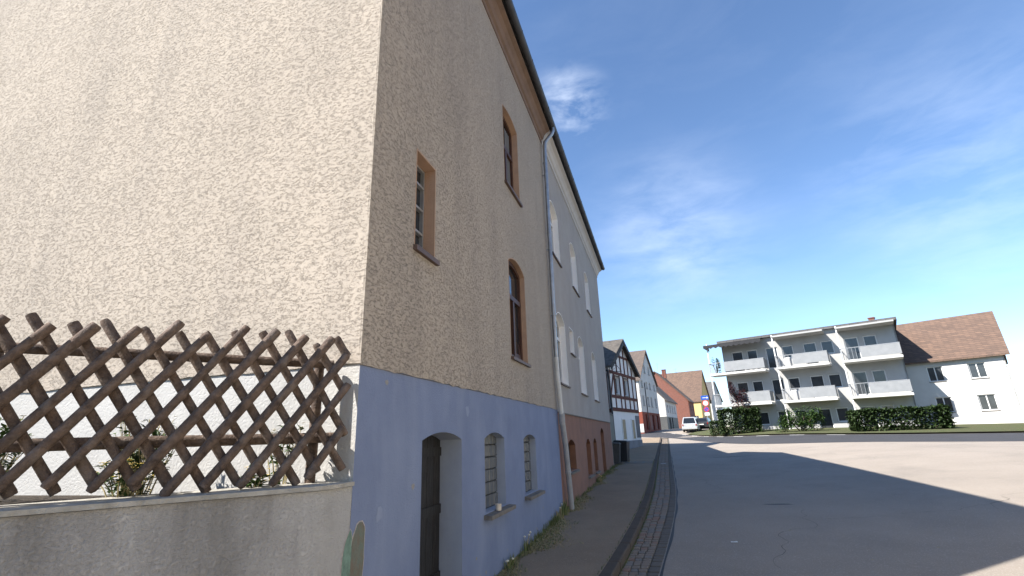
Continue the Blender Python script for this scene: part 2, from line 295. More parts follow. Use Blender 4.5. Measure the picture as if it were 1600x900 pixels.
def thing(name, loc, rz_=0.0, label=None, cat=None, group=None):
    o = bpy.data.objects.new(name, None); COL.objects.link(o); o.location = loc; o.rotation_euler = (0, 0, rz_); o.empty_display_size = 0.2
    bpy.context.view_layer.update
    o.matrix_basis = Matrix.Translation(loc) @ Matrix.Rotation(rz_, 4, 'Z')
    return tag(o, label, cat, group)
class Fr:
    def __init__(s, o, U): s.o = Vector(o); s.U = Vector((U[0], U[1], 0)).normalized(); s.N = s.U.cross(Z)
    def p(s, u, v, w=0.0): q = s.o + s.U*u + s.N*w; return Vector((q.x, q.y, s.o.z+v))
def arch(u0, u1, v0, vs_, rise, n=9):
    pts = [(u0, v0), (u1, v0)]
    if rise <= 0: return pts + [(u1, vs_), (u0, vs_)]
    w = u1-u0; r = (w*w/4 + rise*rise)/(2*rise); a0 = math.asin(min(w/2/r, 1)); cx, cy = (u0+u1)/2, vs_ + rise - r
    for i in range(n+1):
        a = a0 - 2*a0*i/n; pts.append((cx + r*math.sin(a), cy + r*math.cos(a)))
    return pts
def inset(poly, d):
    n = len(poly); out = []
    for i in range(n):
        p0, p1, p2 = Vector(poly[i-1]), Vector(poly[i]), Vector(poly[(i+1) % n])
        e1, e2 = (p1-p0).normalized(), (p2-p1).normalized(); n1, n2 = Vector((-e1.y, e1.x)), Vector((-e2.y, e2.x))
        b = (n1+n2); b = b/max(b.length_squared, 1e-6)*2; out.append(tuple(p1 + b*d))
    return out
def wall_panel(name, F, outline, holes, m, parent, w=0.0, thick=0.12):
    """front sheet with holes plus back thickness at the outline"""
    bm = bmesh.new(); edges = []
    for loop in [outline] + holes:
        vs_ = [bm.verts.new(F.p(q[0], q[1], w)) for q in loop]
        for i in range(len(vs_)): edges.append(bm.edges.new((vs_[i], vs_[(i+1) % len(vs_)])))
    bmesh.ops.triangle_fill(bm, use_beauty=True, use_dissolve=False, edges=edges, normal=F.N)
    for f in bm.faces:
        f.normal_update()
        if f.normal.dot(F.N) < 0: f.normal_flip()
    mb = MB(); bm.verts.index_update()
    mb.add([v.co.copy() for v in bm.verts], [[v.index for v in f.verts] for f in bm.faces]); bm.free()
    n = len(outline)
    A = [F.p(q[0], q[1], w) for q in outline]; B = [F.p(q[0], q[1], w-thick) for q in outline]
    if thick: mb.add(A+B, [(i, n+i, n+(i+1) % n, (i+1) % n) for i in range(n)])
    me_parent = parent
    iw = wmat(parent).inverted() if parent else Matrix()
    me = bpy.data.meshes.new(name); me.from_pydata([tuple(iw @ p) for p in mb.v], [], mb.f); me.materials.append(m)
    o = bpy.data.objects.new(name, me); COL.objects.link(o); o.parent = me_parent
    return o
def window(parent, F, poly, depth, m_rev, m_fr, m_gl, w=0.0, fw=0.06, transom=None, mullions=(), sill=None, sill_m=None, name='window', curtain=False, frame_t=0.05, rows=()):
    """reveal (the part) > frame, pane, sill"""
    n = len(poly); mb = MB()
    A = [F.p(q[0], q[1], w) for q in poly]; B = [F.p(q[0], q[1], w-depth-0.02) for q in poly]
    mb.add(A+B, [(i, (i+1) % n, n+(i+1) % n, n+i) for i in range(n)])
    iw = wmat(parent).inverted(); me = bpy.data.meshes.new(name); me.from_pydata([tuple(iw @ p) for p in mb.v], [], mb.f); me.materials.append(m_rev)
    part = bpy.data.objects.new(name, me); COL.objects.link(part); part.parent = parent
    us = [q[0] for q in poly]; vv = [q[1] for q in poly]; u0, u1, v0, v1 = min(us), max(us), min(vv), max(vv)
    if m_fr:
        fr = MB(); ip = inset(poly, fw); wf, wb = w-depth, w-depth-frame_t
        P = [F.p(q[0], q[1], wf) for q in poly]; Q = [F.p(q[0], q[1], wf) for q in ip]; Q2 = [F.p(q[0], q[1], wb) for q in ip]
        fr.add(P+Q+Q2, [(i, (i+1) % n, n+(i+1) % n, n+i) for i in range(n)] + [(n+i, n+(i+1) % n, 2*n+(i+1) % n, 2*n+i) for i in range(n)])
        for t in ([transom] if transom else []): fr.fbox(F, u0+fw*0.5, u1-fw*0.5, t-fw*0.55, t+fw*0.55, wb, wf+0.012)
        for t in rows: fr.fbox(F, u0+fw*0.5, u1-fw*0.5, t-0.014, t+0.014, wb, wf+0.004)
        for mu in mullions: fr.fbox(F, mu-fw*0.55, mu+fw*0.55, v0+fw*0.5, (transom or v1-fw) , wb+0.003, wf+0.009)
        fr.build('frame', m_fr, part)
    if m_gl:
        g = MB(); g.add([F.p(q[0], q[1], w-depth-frame_t+0.01) for q in poly], [tuple(range(n))]); g.build('pane', m_gl, part)
    if curtain:
        g = MB(); k = 14; cu0, cu1 = u0+fw, u0+(u1-u0)*0.42
        for j, (a, b) in enumerate(((cu0, cu1), (u1-(u1-u0)*0.4, u1-fw))):
            pts = []
            for i in range(k+1):
                t = i/k; pts.append((a+(b-a)*t, w-depth-frame_t+0.014+0.004*math.sin(t*22)))
            g.add([F.p(p[0], v0+fw, p[1]) for p in pts]+[F.p(p[0], v1-fw*2.2, p[1]) for p in pts], [(i, i+1, k+2+i, k+1+i) for i in range(k)])
        g.build('curtain', CURT, part)
    if sill:
        a, b, t, pr = sill; sm = MB()
        sm.add([F.p(u, v, ww) for (v, ww) in ((v0-0.0, w-depth+0.0), (v0-0.022, w+pr), (v0-0.022-t, w+pr), (v0-t-0.01, w-depth+0.0)) for u in (u0-a, u1+b)],
               [(0, 1, 3, 2), (2, 3, 5, 4), (4, 5, 7, 6), (6, 7, 1, 0), (0, 2, 4, 6), (1, 7, 5, 3)])
        sm.build('sill', sill_m, part)
    return part
def jitter_line(a, b, n, amp):
    return [(a[0]+(b[0]-a[0])*i/n, a[1]+(b[1]-a[1])*i/n + (random.uniform(-amp, amp) if 0 < i < n else 0)) for i in range(n+1)]

# ---------------------------------------------------------------- ground, street, pavement
def sheet(name, xs, ys, zf, m, kind='structure', parent=None):
    nx, ny = len(xs), len(ys)
    vs_ = [(x, y, zf(x, y)) for y in ys for x in xs]
    fs = [(j*nx+i, j*nx+i+1, (j+1)*nx+i+1, (j+1)*nx+i) for j in range(ny-1) for i in range(nx-1)]
    me = bpy.data.meshes.new(name); me.from_pydata(vs_, [], fs); me.materials.append(m); me.polygons.foreach_set('use_smooth', [True]*len(fs))
    o = bpy.data.objects.new(name, me); COL.objects.link(o); o['kind'] = kind; o.parent = parent; return o
def strip(name, fl, fr_, ys, n, zf, m, kind='structure'):
    vs_ = []; 
    for y in ys:
        a, b = fl(y), fr_(y)
        for i in range(n+1): x = a+(b-a)*i/n; vs_.append((x, y, zf(x, y)))
    k = n+1; fs = [(j*k+i, j*k+i+1, (j+1)*k+i+1, (j+1)*k+i) for j in range(len(ys)-1) for i in range(n)]
    me = bpy.data.meshes.new(name); me.from_pydata(vs_, [], fs); me.materials.append(m); me.polygons.foreach_set('use_smooth', [True]*len(fs))
    o = bpy.data.objects.new(name, me); COL.objects.link(o); o['kind'] = kind; return o
sheet('terrain', [-2500, -600, -150, -60] + [x*4.0 for x in range(-10, 16)] + [90, 200, 700, 2500], [-2500, -500, -120] + [y*4.0 for y in range(-15, 46)] + [260, 400, 900, 3500],
      lambda x, y: gz(x, y) - 0.42, EARTH)
KX = [(-30, -9), (-4, -1.2), (0, 0.45), (3, 0.86), (4.7, 1.04), (6.36, 1.19), (7.55, 1.29), (9.3, 1.39), (11.3, 1.48), (14.7, 1.55), (24.7, 1.60), (38, 1.70), (53, 1.85), (60, 1.9)]
SX = [(-30, -8.2), (-4, -0.5), (0, 1.05), (3, 1.48), (4.7, 1.68), (6.45, 1.845), (8, 1.97), (9.35, 2.07), (11.3, 2.19), (14.6, 2.30), (24.5, 2.40), (46, 2.66), (53.6, 2.73), (60, 2.8)]
def lin(T):
    a = np.array(T); g = np.arange(-30, 60.01, 0.25); v = np.interp(g, a[:, 0], a[:, 1]); k = np.exp(-0.5*(np.arange(-8, 9)*0.25/0.9)**2); k /= k.sum(); v = np.convolve(np.pad(v, 8, mode='edge'), k, mode='valid')
    return lambda y: float(np.interp(y, g, v))
kerb_x, sett_x = lin(KX), lin(SX)
KW = 0.155
yr = lambda a, b, s: [a+(b-a)*i/int(round((b-a)/s)) for i in range(int(round((b-a)/s))+1)]
walk = strip('sidewalk', lambda y: min(-1.3, kerb_x(y)-2.0), lambda y: kerb_x(y)+0.01, yr(-6, 55, 0.5), 8, lambda x, y: gz(x, y), WALK)
street = strip('street', lambda y: sett_x(y)-0.02 if y < 55 else max(-14.0, 2.76-(y-55)*6), lambda y: 34.0, yr(-12, 150, 0.5), 50, rz, ASPH)
gutter = strip('gutter', lambda y: kerb_x(y)+KW-0.05, lambda y: sett_x(y)+0.0, yr(2, 54.5, 0.5), 4, lambda x, y: rz(x, y)-0.012, JOINT)
# main road sweeping across the end of the street
NE = [(-14, 67), (-4, 62.5), (0.5, 58.0), (3.1, 54.3), (5.2, 46.5), (6.6, 40.5), (9, 35), (13, 30), (19, 25.5), (28, 21.5), (33, 20)]
FE = [(-14, 78), (-4, 75.4), (0.2, 72.6), (3.85, 62.6), (6.2, 54.8), (8.2, 49.8), (11, 45), (15.5, 40), (21, 36), (29, 32), (33, 30.5)]
def resample(T, n):
    P = [Vector(p) for p in T]
    def cr(t):
        i = min(int(t), len(P)-2); u = t-i; p0, p1, p2, p3 = P[max(i-1, 0)], P[i], P[i+1], P[min(i+2, len(P)-1)]
        return 0.5*((2*p1) + (p2-p0)*u + (2*p0-5*p1+4*p2-p3)*u*u + (3*p1-p0-3*p2+p3)*u**3)
    return [cr((len(P)-1)*k/n) for k in range(n+1)]
nA, fA = resample(NE, 160), resample(FE, 160)
def ribbon(name, A, B, n, lift, m, zf=rz):
    vs_ = []
    for a, b in zip(A, B):
        for i in range(n+1): p = a.lerp(b, i/n); vs_.append((p.x, p.y, zf(p.x, p.y)+lift))
    k = n+1; fs = [(j*k+i, j*k+i+1, (j+1)*k+i+1, (j+1)*k+i) for j in range(len(A)-1) for i in range(n)]
    me = bpy.data.meshes.new(name); me.from_pydata(vs_, [], fs); me.materials.append(m); me.polygons.foreach_set('use_smooth', [True]*len(fs))
    o = bpy.data.objects.new(name, me); COL.objects.link(o); o['kind'] = 'structure'; return o
main_road = ribbon('main_road', nA, fA, 24, 0.006, ASPH_D)
# dashed edge line along the far side of the main road
acc = 0.0; i = 0; dash_on = True; seg = []
for k in range(40, 110):
    p, q = fA[k], fA[k+1]; t = (q-p).normalized(); nrm = Vector((-t.y, t.x))
    side = (nA[k]-p).normalized()
    if dash_on: seg.append((p + side*0.25, p + side*0.55))
    acc += (q-p).length
    if acc > (1.5 if dash_on else 1.2):
        if dash_on and len(seg) > 1:
            o = ribbon('road_dash', [s_[0] for s_ in seg], [s_[1] for s_ in seg], 1, 0.013, LINE); del o['kind']; o.parent = main_road
        seg = []; acc = 0; dash_on = not dash_on
# tar joint between setts and asphalt, and a few tar marks
tj = strip('tar_joint', lambda y: sett_x(y)+0.0, lambda y: sett_x(y)+0.035+0.012*math.sin(y*2.3), yr(5, 30, 0.25), 1, lambda x, y: rz(x, y)+0.004, TAR); del tj['kind']; tj.parent = street
for (x, y, dx, dy) in ((5.2, 27.5, 1.4, 0.10), (4.3, 12.2, 0.34, 0.07)):
    pl = []
    for k in range(14): a = 2*math.pi*k/14; r = random.uniform(0.6, 1.15); pl.append((x+dx*math.cos(a)*r, y+dy*math.sin(a)*r))
    mb = MB(); mb.add([(p[0], p[1], rz(*p)+0.004) for p in pl], [tuple(range(14))]); mb.build('tar_patch', TAR, street)
CRK = mat('asphalt_crack', (0.10, 0.09, 0.08), None, 0.95, 6)
for (x, y, ang, ln) in ((3.3, 7.2, 1.35, 5.0), (4.6, 10.5, 0.25, 4.0), (3.6, 14.5, 1.5, 9.0), (6.0, 18.0, 0.5, 6.0), (7.5, 11.0, 1.1, 5.0), (5.0, 24.0, 1.2, 8.0), (9.0, 22.0, 0.3, 6.0)):
    L_, R2 = [], []; px, py, a = x, y, ang
    for k in range(int(ln/.12)):
        a += random.gauss(0, .3)+(ang-a)*.35; px += math.cos(a)*.12; py += math.sin(a)*.12; w_ = random.uniform(.001, .0045)
        nx, ny = -math.sin(a)*w_, math.cos(a)*w_; L_.append((px+nx, py+ny)); R2.append((px-nx, py-ny))
    mb = MB(); k = len(L_); mb.add([(p[0], p[1], rz(*p)+.004) for p in L_+R2], [(i, i+1, k+i+1, k+i) for i in range(k-1)]); mb.build('crack', CRK, street)
# grass verge beyond the main road
vA = [p for p in fA if p.y < 60 and p.x > 4.4]; vB = [p + Vector((6.0, 14.0))*1.0 for p in vA]
verge = ribbon('verge', [a.lerp(b, 0.01) for a, b in zip(vA, vB)], vB, 14, 0.0, mat('verge_grass', (0.07, 0.095, 0.03), (0.10, 0.09, 0.05), 1.0, 1.5, 0.8, 25, bdist=0.03), lambda x, y: rz(x, y)+0.10)
# kerb stones
def shared(name, me, parent, loc, rot=0.0, scl=(1, 1, 1), m=None):
    o = bpy.data.objects.new(name, me); COL.objects.link(o); o.parent = parent
    o.matrix_basis = Matrix.Translation(loc) @ Matrix.Rotation(rot, 4, 'Z') @ Matrix.Diagonal((*scl, 1)); return o
def block_mesh(name, sx, sy, sz, bev, m, seed=0):
    mb = MB(); mb.box((0, 0, -sz/2), (sx, sy, sz)); r = random.Random(seed)
    me = bpy.data.meshes.new(name); bm = bmesh.new(); me.from_pydata([tuple(p) for p in mb.v], [], mb.f); bm.from_mesh(me); bmesh.ops.recalc_face_normals(bm, faces=bm.faces)
    bmesh.ops.bevel(bm, geom=[e for e in bm.edges if min(v.co.z for v in e.verts) > -0.001 or abs(e.verts[0].co.z-e.verts[1].co.z) > 0.01], offset=bev, segments=1, affect='EDGES')
    for v in bm.verts: v.co += Vector((r.uniform(-1, 1), r.uniform(-1, 1), r.uniform(-0.6, 0.6)))*bev*0.35
    bm.to_mesh(me); bm.free(); me.materials.append(m); return me
kme = [block_mesh('kerb_stone', KW, 0.985, 0.24, 0.014, KERB, i) for i in range(3)]
y = 3.0; k = 0
while y < 54:
    yc = y+0.5; xa, xb = kerb_x(y)+KW/2, kerb_x(y+1)+KW/2; ang = math.atan2(xb-xa, 1.0)
    o = shared('kerb_stone', kme[k % 3], walk, ((xa+xb)/2, yc, gz(1.4, yc)+0.006+random.uniform(-0.003, 0.003)), -ang)
    sl = (gz(1.4, yc+0.5)-gz(1.4, yc-0.5)); o.matrix_basis = o.matrix_basis @ Matrix.Rotation(math.atan(sl), 4, 'X')
    y += 1.0*math.cos(ang); k += 1
# gutter setts: rows across the gutter; the first 300 as stones of their own, the rest joined
smeshes = [[block_mesh('sett', 1, 1, 1, 0.09, m_, 10*j+i) for i in range(3)] for j, m_ in enumerate((SETT1, SETT2, SETT3, SETTD))]
far_s = MB(); far_i = []; cnt = 0; y = 5.6; row = 0
while y < 54:
    a, b = kerb_x(y)+KW+0.012, sett_x(y)-0.006; ln = 0.125+random.uniform(-0.012, 0.012); n = 4; ws = [random.uniform(0.85, 1.15) for _ in range(n-1)]
    dk = 0.15; tot = sum(ws); x = a; L = (b-a-dk)
    cells = []
    for w_ in ws: cells.append((x, x+L*w_/tot)); x += L*w_/tot
    cells.append((b-dk, b))
    for j, (x0, x1) in enumerate(cells):
        xc, yc = (x0+x1)/2, y+ln/2 + random.uniform(-0.006, 0.006); z = rz(xc, yc)+0.006+random.uniform(-0.006, 0.004)
        kind = 3 if j == n-1 else random.choices((0, 1, 2), (6, 2.4, 1.6))[0]
        if yc > 6.1 and cnt < 300:
            shared('sett', smeshes[kind][random.randrange(3)], gutter, (xc, yc, z), random.uniform(-0.05, 0.05), (x1-x0-0.014, ln-0.014, 0.05)); cnt += 1
        else:
            o = len(far_s.v); far_s.box((xc, yc, z-0.03), (x1-x0-0.014, ln-0.014, 0.06), mi=kind, taper=0.92)
    y += ln; row += 1
fs_ = far_s.build('far_setts', [SETT1, SETT2, SETT3, SETTD], gutter); fs_['kind'] = 'stuff'
# band of setts crossing the pavement near the bins
pvm = [block_mesh('paving_stone', 1, 1, 1, 0.08, m_, 70+i) for i, m_ in enumerate((SETT1, SETT2, SETT1))]
for r_ in range(5):
    for c_ in range(11):
        xx = 0.25+c_*0.125+(r_ % 2)*0.05; yy = 23.3+r_*0.26
        if xx < kerb_x(yy)-0.05: shared('paving_stone', pvm[(r_*3+c_) % 3], walk, (xx, yy, gz(xx, yy)+0.012), 0, (0.115, 0.245, 0.05))

# ---------------------------------------------------------------- beige corner house
HZ = -1.75
h1 = thing('town_house', (0, 3.11, HZ), 0, 'tall beige rough-plastered corner house with blue-grey painted base', 'house')
E1 = 7.36   # wall top
YJ = 10.47  # joint with the grey house
F1 = Fr((0, 0, 0), (0, 1, 0)); G1 = Fr((-9.0, 3.11, 0), (1, 0, 0))
PT = 0.567
p_door = arch(4.15, 5.09, -1.62, 0.012, 0.075); p_w1 = arch(5.82, 6.63, -0.83, 0.012, 0.075); p_w2 = arch(7.63, 8.40, -0.83, -0.012, 0.07)
p_s = arch(3.88, 4.31, 1.845, 2.90, 0); p_up = arch(7.05, 7.99, 4.29, 5.84, 0.09); p_lo = arch(7.09, 8.07, 1.235, 2.82, 0.13)
edge = jitter_line((3.11, PT), (YJ, PT), 60, 0.012)
wall_panel('plinth_wall', F1, [(3.11, HZ-0.3), (YJ, HZ-0.3)] + [(a, b+0.004) for a, b in edge[::-1]], [p_door, p_w1, p_w2], BLUE, h1, 0.0, 0)
wall_panel('street_wall', F1, [(3.098, PT)] + [(a, b) for a, b in edge[1:]] + [(YJ, E1+0.3), (3.098, E1+0.3)], [p_s, p_up, p_lo], STUC, h1, 0.012, 0)
e2 = jitter_line((0.0, PT+0.01), (9.012, PT+0.01), 60, 0.010)
wall_panel('gable_wall', G1, e2 + [(9.012, E1+0.28), (4.5, 11.6), (0, E1+0.28)], [], STUC, h1, 0.012, 0)
wall_panel('gable_plinth', G1, [(0, HZ-0.3), (9, HZ-0.3), (9, PT+0.02), (0, PT+0.02)], [], WHITE_W, h1, 0.0, 0)
mb = MB(); mb.add([(-9, 3.2, HZ-.3), (-9, YJ, HZ-.3), (-9, YJ, E1+.3), (-9, 3.2, E1+.3)], [(0, 1, 2, 3)]); mb.add([(-9, YJ, HZ-.3), (0, YJ, HZ-.3), (0, YJ, E1), (-4.5, YJ, 11.6), (-9, YJ, E1)], [(0, 1, 2, 3, 4)]); mb.build('rear_wall', STUC, h1)
mb = MB(); mb.add([(0, 3.098, PT), (0.012, 3.098, PT), (0.012, YJ, PT), (0, YJ, PT), (-9, 3.098, PT+.01), (0, 3.098, PT+.01), (0, 3.11, PT+.01), (-9, 3.11, PT+.01)], [(0, 1, 2, 3), (4, 5, 6, 7)]); mb.build('render_lip', STUC, h1)
cb = MB(); cb.tube([(-.0075+random.uniform(-.002, .002), 3.1175+random.uniform(-.002, .002), PT+.012+k_*.13) for k_ in range(54)], .021, 12); cb.build('rounded_corner', STUC, h1, smooth=True)
# door: reveal > planks, handle
d = window(h1, F1, p_door, 0.25, BLUE_REV, None, None, name='cellar_door')
for i in range(6):
    a = 4.15+i*0.157; mb = MB(); mb.fbox(F1, a+0.004, a+0.153, -1.62, 0.10, -0.29, -0.255+random.uniform(-0.003, 0.003)); mb.build('plank', DOORW, d, bevel=0.003)
for v in (-1.35, -0.72, -0.15): mb = MB(); mb.fbox(F1, 4.16, 5.08, v, v+0.09, -0.254, -0.236); mb.build('ledge_board', DOORW, d)
mb = MB(); mb.tube([F1.p(4.26, -0.62, -0.25), F1.p(4.26, -0.62, -0.20), F1.p(4.36, -0.62, -0.20)], 0.011, 8); mb.fbox(F1, 4.235, 4.285, -0.72, -0.52, -0.256, -0.246); mb.build('handle', IRON, d)
# glass block cellar windows
for (poly, dep) in ((p_w1, 0.115), (p_w2, 0.10)):
    w_ = window(h1, F1, poly, dep+0.03, BLUE_REV, None, MORT, sill=(0.06, 0.13, 0.045, 0.10), sill_m=SILL_S, name='cellar_window', frame_t=0.0)
    u0, u1 = poly[0][0], poly[1][0]; v0 = poly[0][1]; nc, nr = 5, 6; cw = (u1-u0)/nc; rh = 0.152
    for c_ in range(nc):
        vv = v0+0.004; off = 0.0
        for r_ in range(nr):
            v1 = vv + (rh if r_ or not off else rh-off)
            mx = 0.085 + v0 + 0.83
            top = min(v1, mx)
            mb = MB(); t = random.uniform(-0.002, 0.002)
            mb.fbox(F1, u0+c_*cw+0.005, u0+(c_+1)*cw-0.005, vv+0.005, top-0.005, -dep-0.03, -dep+0.002+t)
            mb.build('glass_block', GBLOCK, w_, bevel=0.008)
            vv = v1
# upper windows
ws_ = window(h1, F1, p_s, 0.13, TAN, GALV, GLASS, w=0.012, fw=0.024, sill=(0.03, 0.05, 0.05, 0.045), sill_m=SILL_B, rows=(2.12, 2.40, 2.68))
wu_ = window(h1, F1, p_up, 0.11, TAN, BWOOD, GLASS, w=0.012, fw=0.075, transom=5.22, mullions=(7.52,), sill=(0.03, 0.05, 0.045, 0.05), sill_m=SILL_B, curtain=True)
wl_ = window(h1, F1, p_lo, 0.085, TAN, BWOOD, GLASS, w=0.012, fw=0.075, transom=2.28, mullions=(7.58,), sill=(0.03, 0.05, 0.045, 0.05), sill_m=SILL_B)
# tilted-open sash of the lower window
mb = MB()
Fs = Fr((0, 0, 0), (0, 1, 0))
for (a, b, c_, d_) in ((7.63, 7.69, 1.31, 2.22), (7.93, 7.99, 1.31, 2.22), (7.69, 7.93, 1.31, 1.37), (7.69, 7.93, 2.16, 2.22)):
    q = [Fs.p(u, v, -0.115-(v-1.31)*0.13+w_) for w_ in (0, 0.035) for v in (c_, d_) for u in (a, b)]
    mb.add(q, [(0, 2, 3, 1), (4, 5, 7, 6), (0, 1, 5, 4), (2, 6, 7, 3), (0, 4, 6, 2), (1, 3, 7, 5)])
mb.build('tilted_sash', BWOOD, wl_)
# raised bead round the upper windows
for part, poly in ((ws_, p_s), (wu_, p_up), (wl_, p_lo)):
    mb = MB(); op = inset(poly, -0.016); n = len(poly)
    mb.add([F1.p(*q, 0.0145) for q in poly]+[F1.p(*q, 0.0145) for q in op], [(i, (i+1) % n, n+(i+1) % n, n+i) for i in range(1, n)]); mb.build('plain_border', STUC if False else TAN, part)
# cornice, roof, gutter
def cornice(parent, y0, y1, m, e=E1):
    prof = [(0.0, e-0.16), (0.03, e-0.16), (0.035, e-0.06), (0.075, e-0.03), (0.11, e+0.06), (0.17, e+0.13), (0.25, e+0.16), (0.25, e+0.2), (0.0, e+0.2)]
    mb = MB(); n = len(prof)
    mb.add([(x, y0, z) for x, z in prof]+[(x, y1, z) for x, z in prof], [tuple(range(n)), tuple(range(n, 2*n))[::-1]]+[(i, n+i, n+(i+1) % n, (i+1) % n) for i in range(n)])
    return mb.build('cornice', m, parent)
def roof(parent, y0, y1, m, e=E1, xr=-4.5, zr=11.75, xb=-9.3, x0=0.27):
    mb = MB(); t = 0.14; z0 = e+0.22
    prof = [(x0, z0), (xr, zr), (xb, z0), (xb, z0+t), (xr, zr+t), (x0, z0+t)]; n = 6
    mb.add([(x, y0, z) for x, z in prof]+[(x, y1, z) for x, z in prof], [tuple(range(n)), tuple(range(n, 2*n))[::-1]]+[(i, n+i, n+(i+1) % n, (i+1) % n) for i in range(n)])
    return mb.build('roof', m, parent)
def rgutter(parent, y0, y1, m, e=E1, x=0.335):
    mb = MB(); r = 0.075; zc = e+0.30; n = 9
    out = [(x+r*math.cos(a), zc+r*math.sin(a)) for a in [math.pi+math.pi*i/n for i in range(n+1)]]
    inn = [(x+(r-0.008)*math.cos(a), zc+(r-0.008)*math.sin(a)) for a in [2*math.pi-math.pi*i/n for i in range(n+1)]]
    pr = out+inn; k = len(pr)
    mb.add([(a, y0, b) for a, b in pr]+[(a, y1, b) for a, b in pr], [(i, k+i, k+(i+1) % k, (i+1) % k) for i in range(k)]+[tuple(range(n+1)), tuple(k+i for i in range(n+1))[::-1]])
    g = mb.build('gutter_channel', m, parent)
    y = y0+0.4
    while y < y1:
        b = MB(); b.tube([(x+(r+0.004)*math.cos(a), y, zc+(r+0.004)*math.sin(a)) for a in [math.pi+math.pi*i/8 for i in range(9)]], 0.006, 4); b.build('gutter_bracket', m, g); y += 0.8
    return g
cornice(h1, 3.05, YJ-0.03, BROWN_C); roof(h1, 2.9, YJ-0.03, SLATE); rgutter(h1, 2.88, YJ-0.03, GUT)
# peeled patch of old green paint near the corner
def patch(pts, m, name, w):
    mb = MB(); n = len(pts); mb.add([F1.p(a, b, w) for a, b in pts]+[F1.p(a, b, -0.01) for a, b in pts], [tuple(range(n))]+[(i, n+i, n+(i+1) % n, (i+1) % n) for i in range(n)])
    return mb.build(name, m, h1)

# ---------------------------------------------------------------- retaining wall, lattice fence, garden
TH = R_(40); UU = Vector((-math.sin(TH), -math.cos(TH), 0)); NN = Vector((math.cos(TH), -math.sin(TH), 0))
RT = -0.275
def rw(off):   # wall line offset inward by off, with a rounded bend
    c0 = Vector((0, 3.105, 0)); pts = [Vector((-off, 3.105, 0))]
    for i in range(7):
        t = i/6; a = TH*t; base = Vector((0, 2.965-0.16*t, 0)) + Vector((-0.028*t*t, 0, 0))
        pts.append(base - Vector((math.cos(a), -math.sin(a), 0))*off)
    last = Vector((-0.028, 2.805, 0))
    for t in (0.5, 1.2, 2.0, 3.0, 5.5): pts.append(last + UU*t - NN*off)
    return pts
o_l, i_l = rw(0.0), rw(0.30); n = len(o_l)
rwall = thing('retaining_wall', (-1.2, 1.4, -1.8), 0, 'stained grey garden wall below the lattice fence, adjoining the blue base', 'wall')
mb = MB(); zb = -2.2
mb.add([(p.x, p.y, zb) for p in o_l]+[(p.x, p.y, RT) for p in o_l]+[(p.x, p.y, RT) for p in i_l]+[(p.x, p.y, zb) for p in i_l],
       [(i, i+1, n+i+1, n+i) for i in range(n-1)]+[(n+i, n+i+1, 2*n+i+1, 2*n+i) for i in range(n-1)]+[(2*n+i, 2*n+i+1, 3*n+i+1, 3*n+i) for i in range(n-1)]+[(n-1, 4*n-1, 3*n-1, 2*n-1)])
mb.build('wall_body', CONC, rwall, smooth=True)
_n, _l = CONC.node_tree.nodes, CONC.node_tree.links
_b = _n['Principled BSDF']; _src = _b.inputs['Base Color'].links[0].from_socket
_tc = _n.new('ShaderNodeTexCoord'); _sp = _n.new('ShaderNodeSeparateXYZ'); _l.new(_tc.outputs['Object'], _sp.inputs[0])
_nz = _n.new('ShaderNodeTexNoise'); _nz.inputs['Scale'].default_value = 5.0; _nz.inputs['Detail'].default_value = 7; _l.new(_tc.outputs['Object'], _nz.inputs['Vector'])
_ad = _n.new('ShaderNodeMath'); _ad.operation = 'MULTIPLY_ADD'; _l.new(_nz.outputs['Fac'], _ad.inputs[0]); _ad.inputs[1].default_value = 0.5; _l.new(_sp.outputs['Y'], _ad.inputs[2])
_mr = _n.new('ShaderNodeMapRange'); _mr.inputs['From Min'].default_value = 1.35; _mr.inputs['From Max'].default_value = 1.75; _mr.inputs['To Max'].default_value = 0.6; _l.new(_ad.outputs[0], _mr.inputs['Value'])
_mx = _n.new('ShaderNodeMix'); _mx.data_type = 'RGBA'; _l.new(_mr.outputs[0], _mx.inputs['Factor']); _l.new(_src, _mx.inputs['A']); _mx.inputs['B'].default_value = (0.52, 0.52, 0.515, 1); _l.new(_mx.outputs['Result'], _b.inputs['Base Color'])   # old whitewash towards the house corner
oc, ic = rw(-0.022), rw(0.32); mb = MB()
oc[0].y = ic[0].y = 3.10
mb.add([(p.x, p.y, RT+0.004) for p in oc]+[(p.x, p.y, RT+0.03) for p in oc]+[(p.x, p.y, RT+0.036) for p in ic]+[(p.x, p.y, RT+0.004) for p in ic],
       [(i, i+1, n+i+1, n+i) for i in range(n-1)]+[(n+i, n+i+1, 2*n+i+1, 2*n+i) for i in range(n-1)]+[(2*n+i, 2*n+i+1, 3*n+i+1, 3*n+i) for i in range(n-1)]+[(i+1, i, 3*n+i, 3*n+i+1) for i in range(n-1)]+[(0, n, 2*n, 3*n)])
mb.build('coping', COPING, rwall)
pa = [(a+.06, b+.045 if b > -1.5 else b) for a, b in [(3.07, -1.6), (3.235, -1.6), (3.24, -1.02), (3.205, -0.97), (3.225, -0.86), (3.225, -0.70), (3.215, -0.595), (3.185, -0.57), (3.16, -0.565), (3.13, -0.58), (3.105, -0.61), (3.085, -0.655), (3.075, -0.70), (3.068, -0.9)]]
pb = [(a+.06, b+.045 if b > -1.5 else b) for a, b in [(3.02, -1.6), (3.075, -1.6), (3.075, -0.66), (3.066, -0.612), (3.055, -0.60), (3.035, -0.61), (3.01, -0.65), (2.99, -0.72), (2.975, -0.82), (2.975, -0.90), (3.005, -0.92)]]
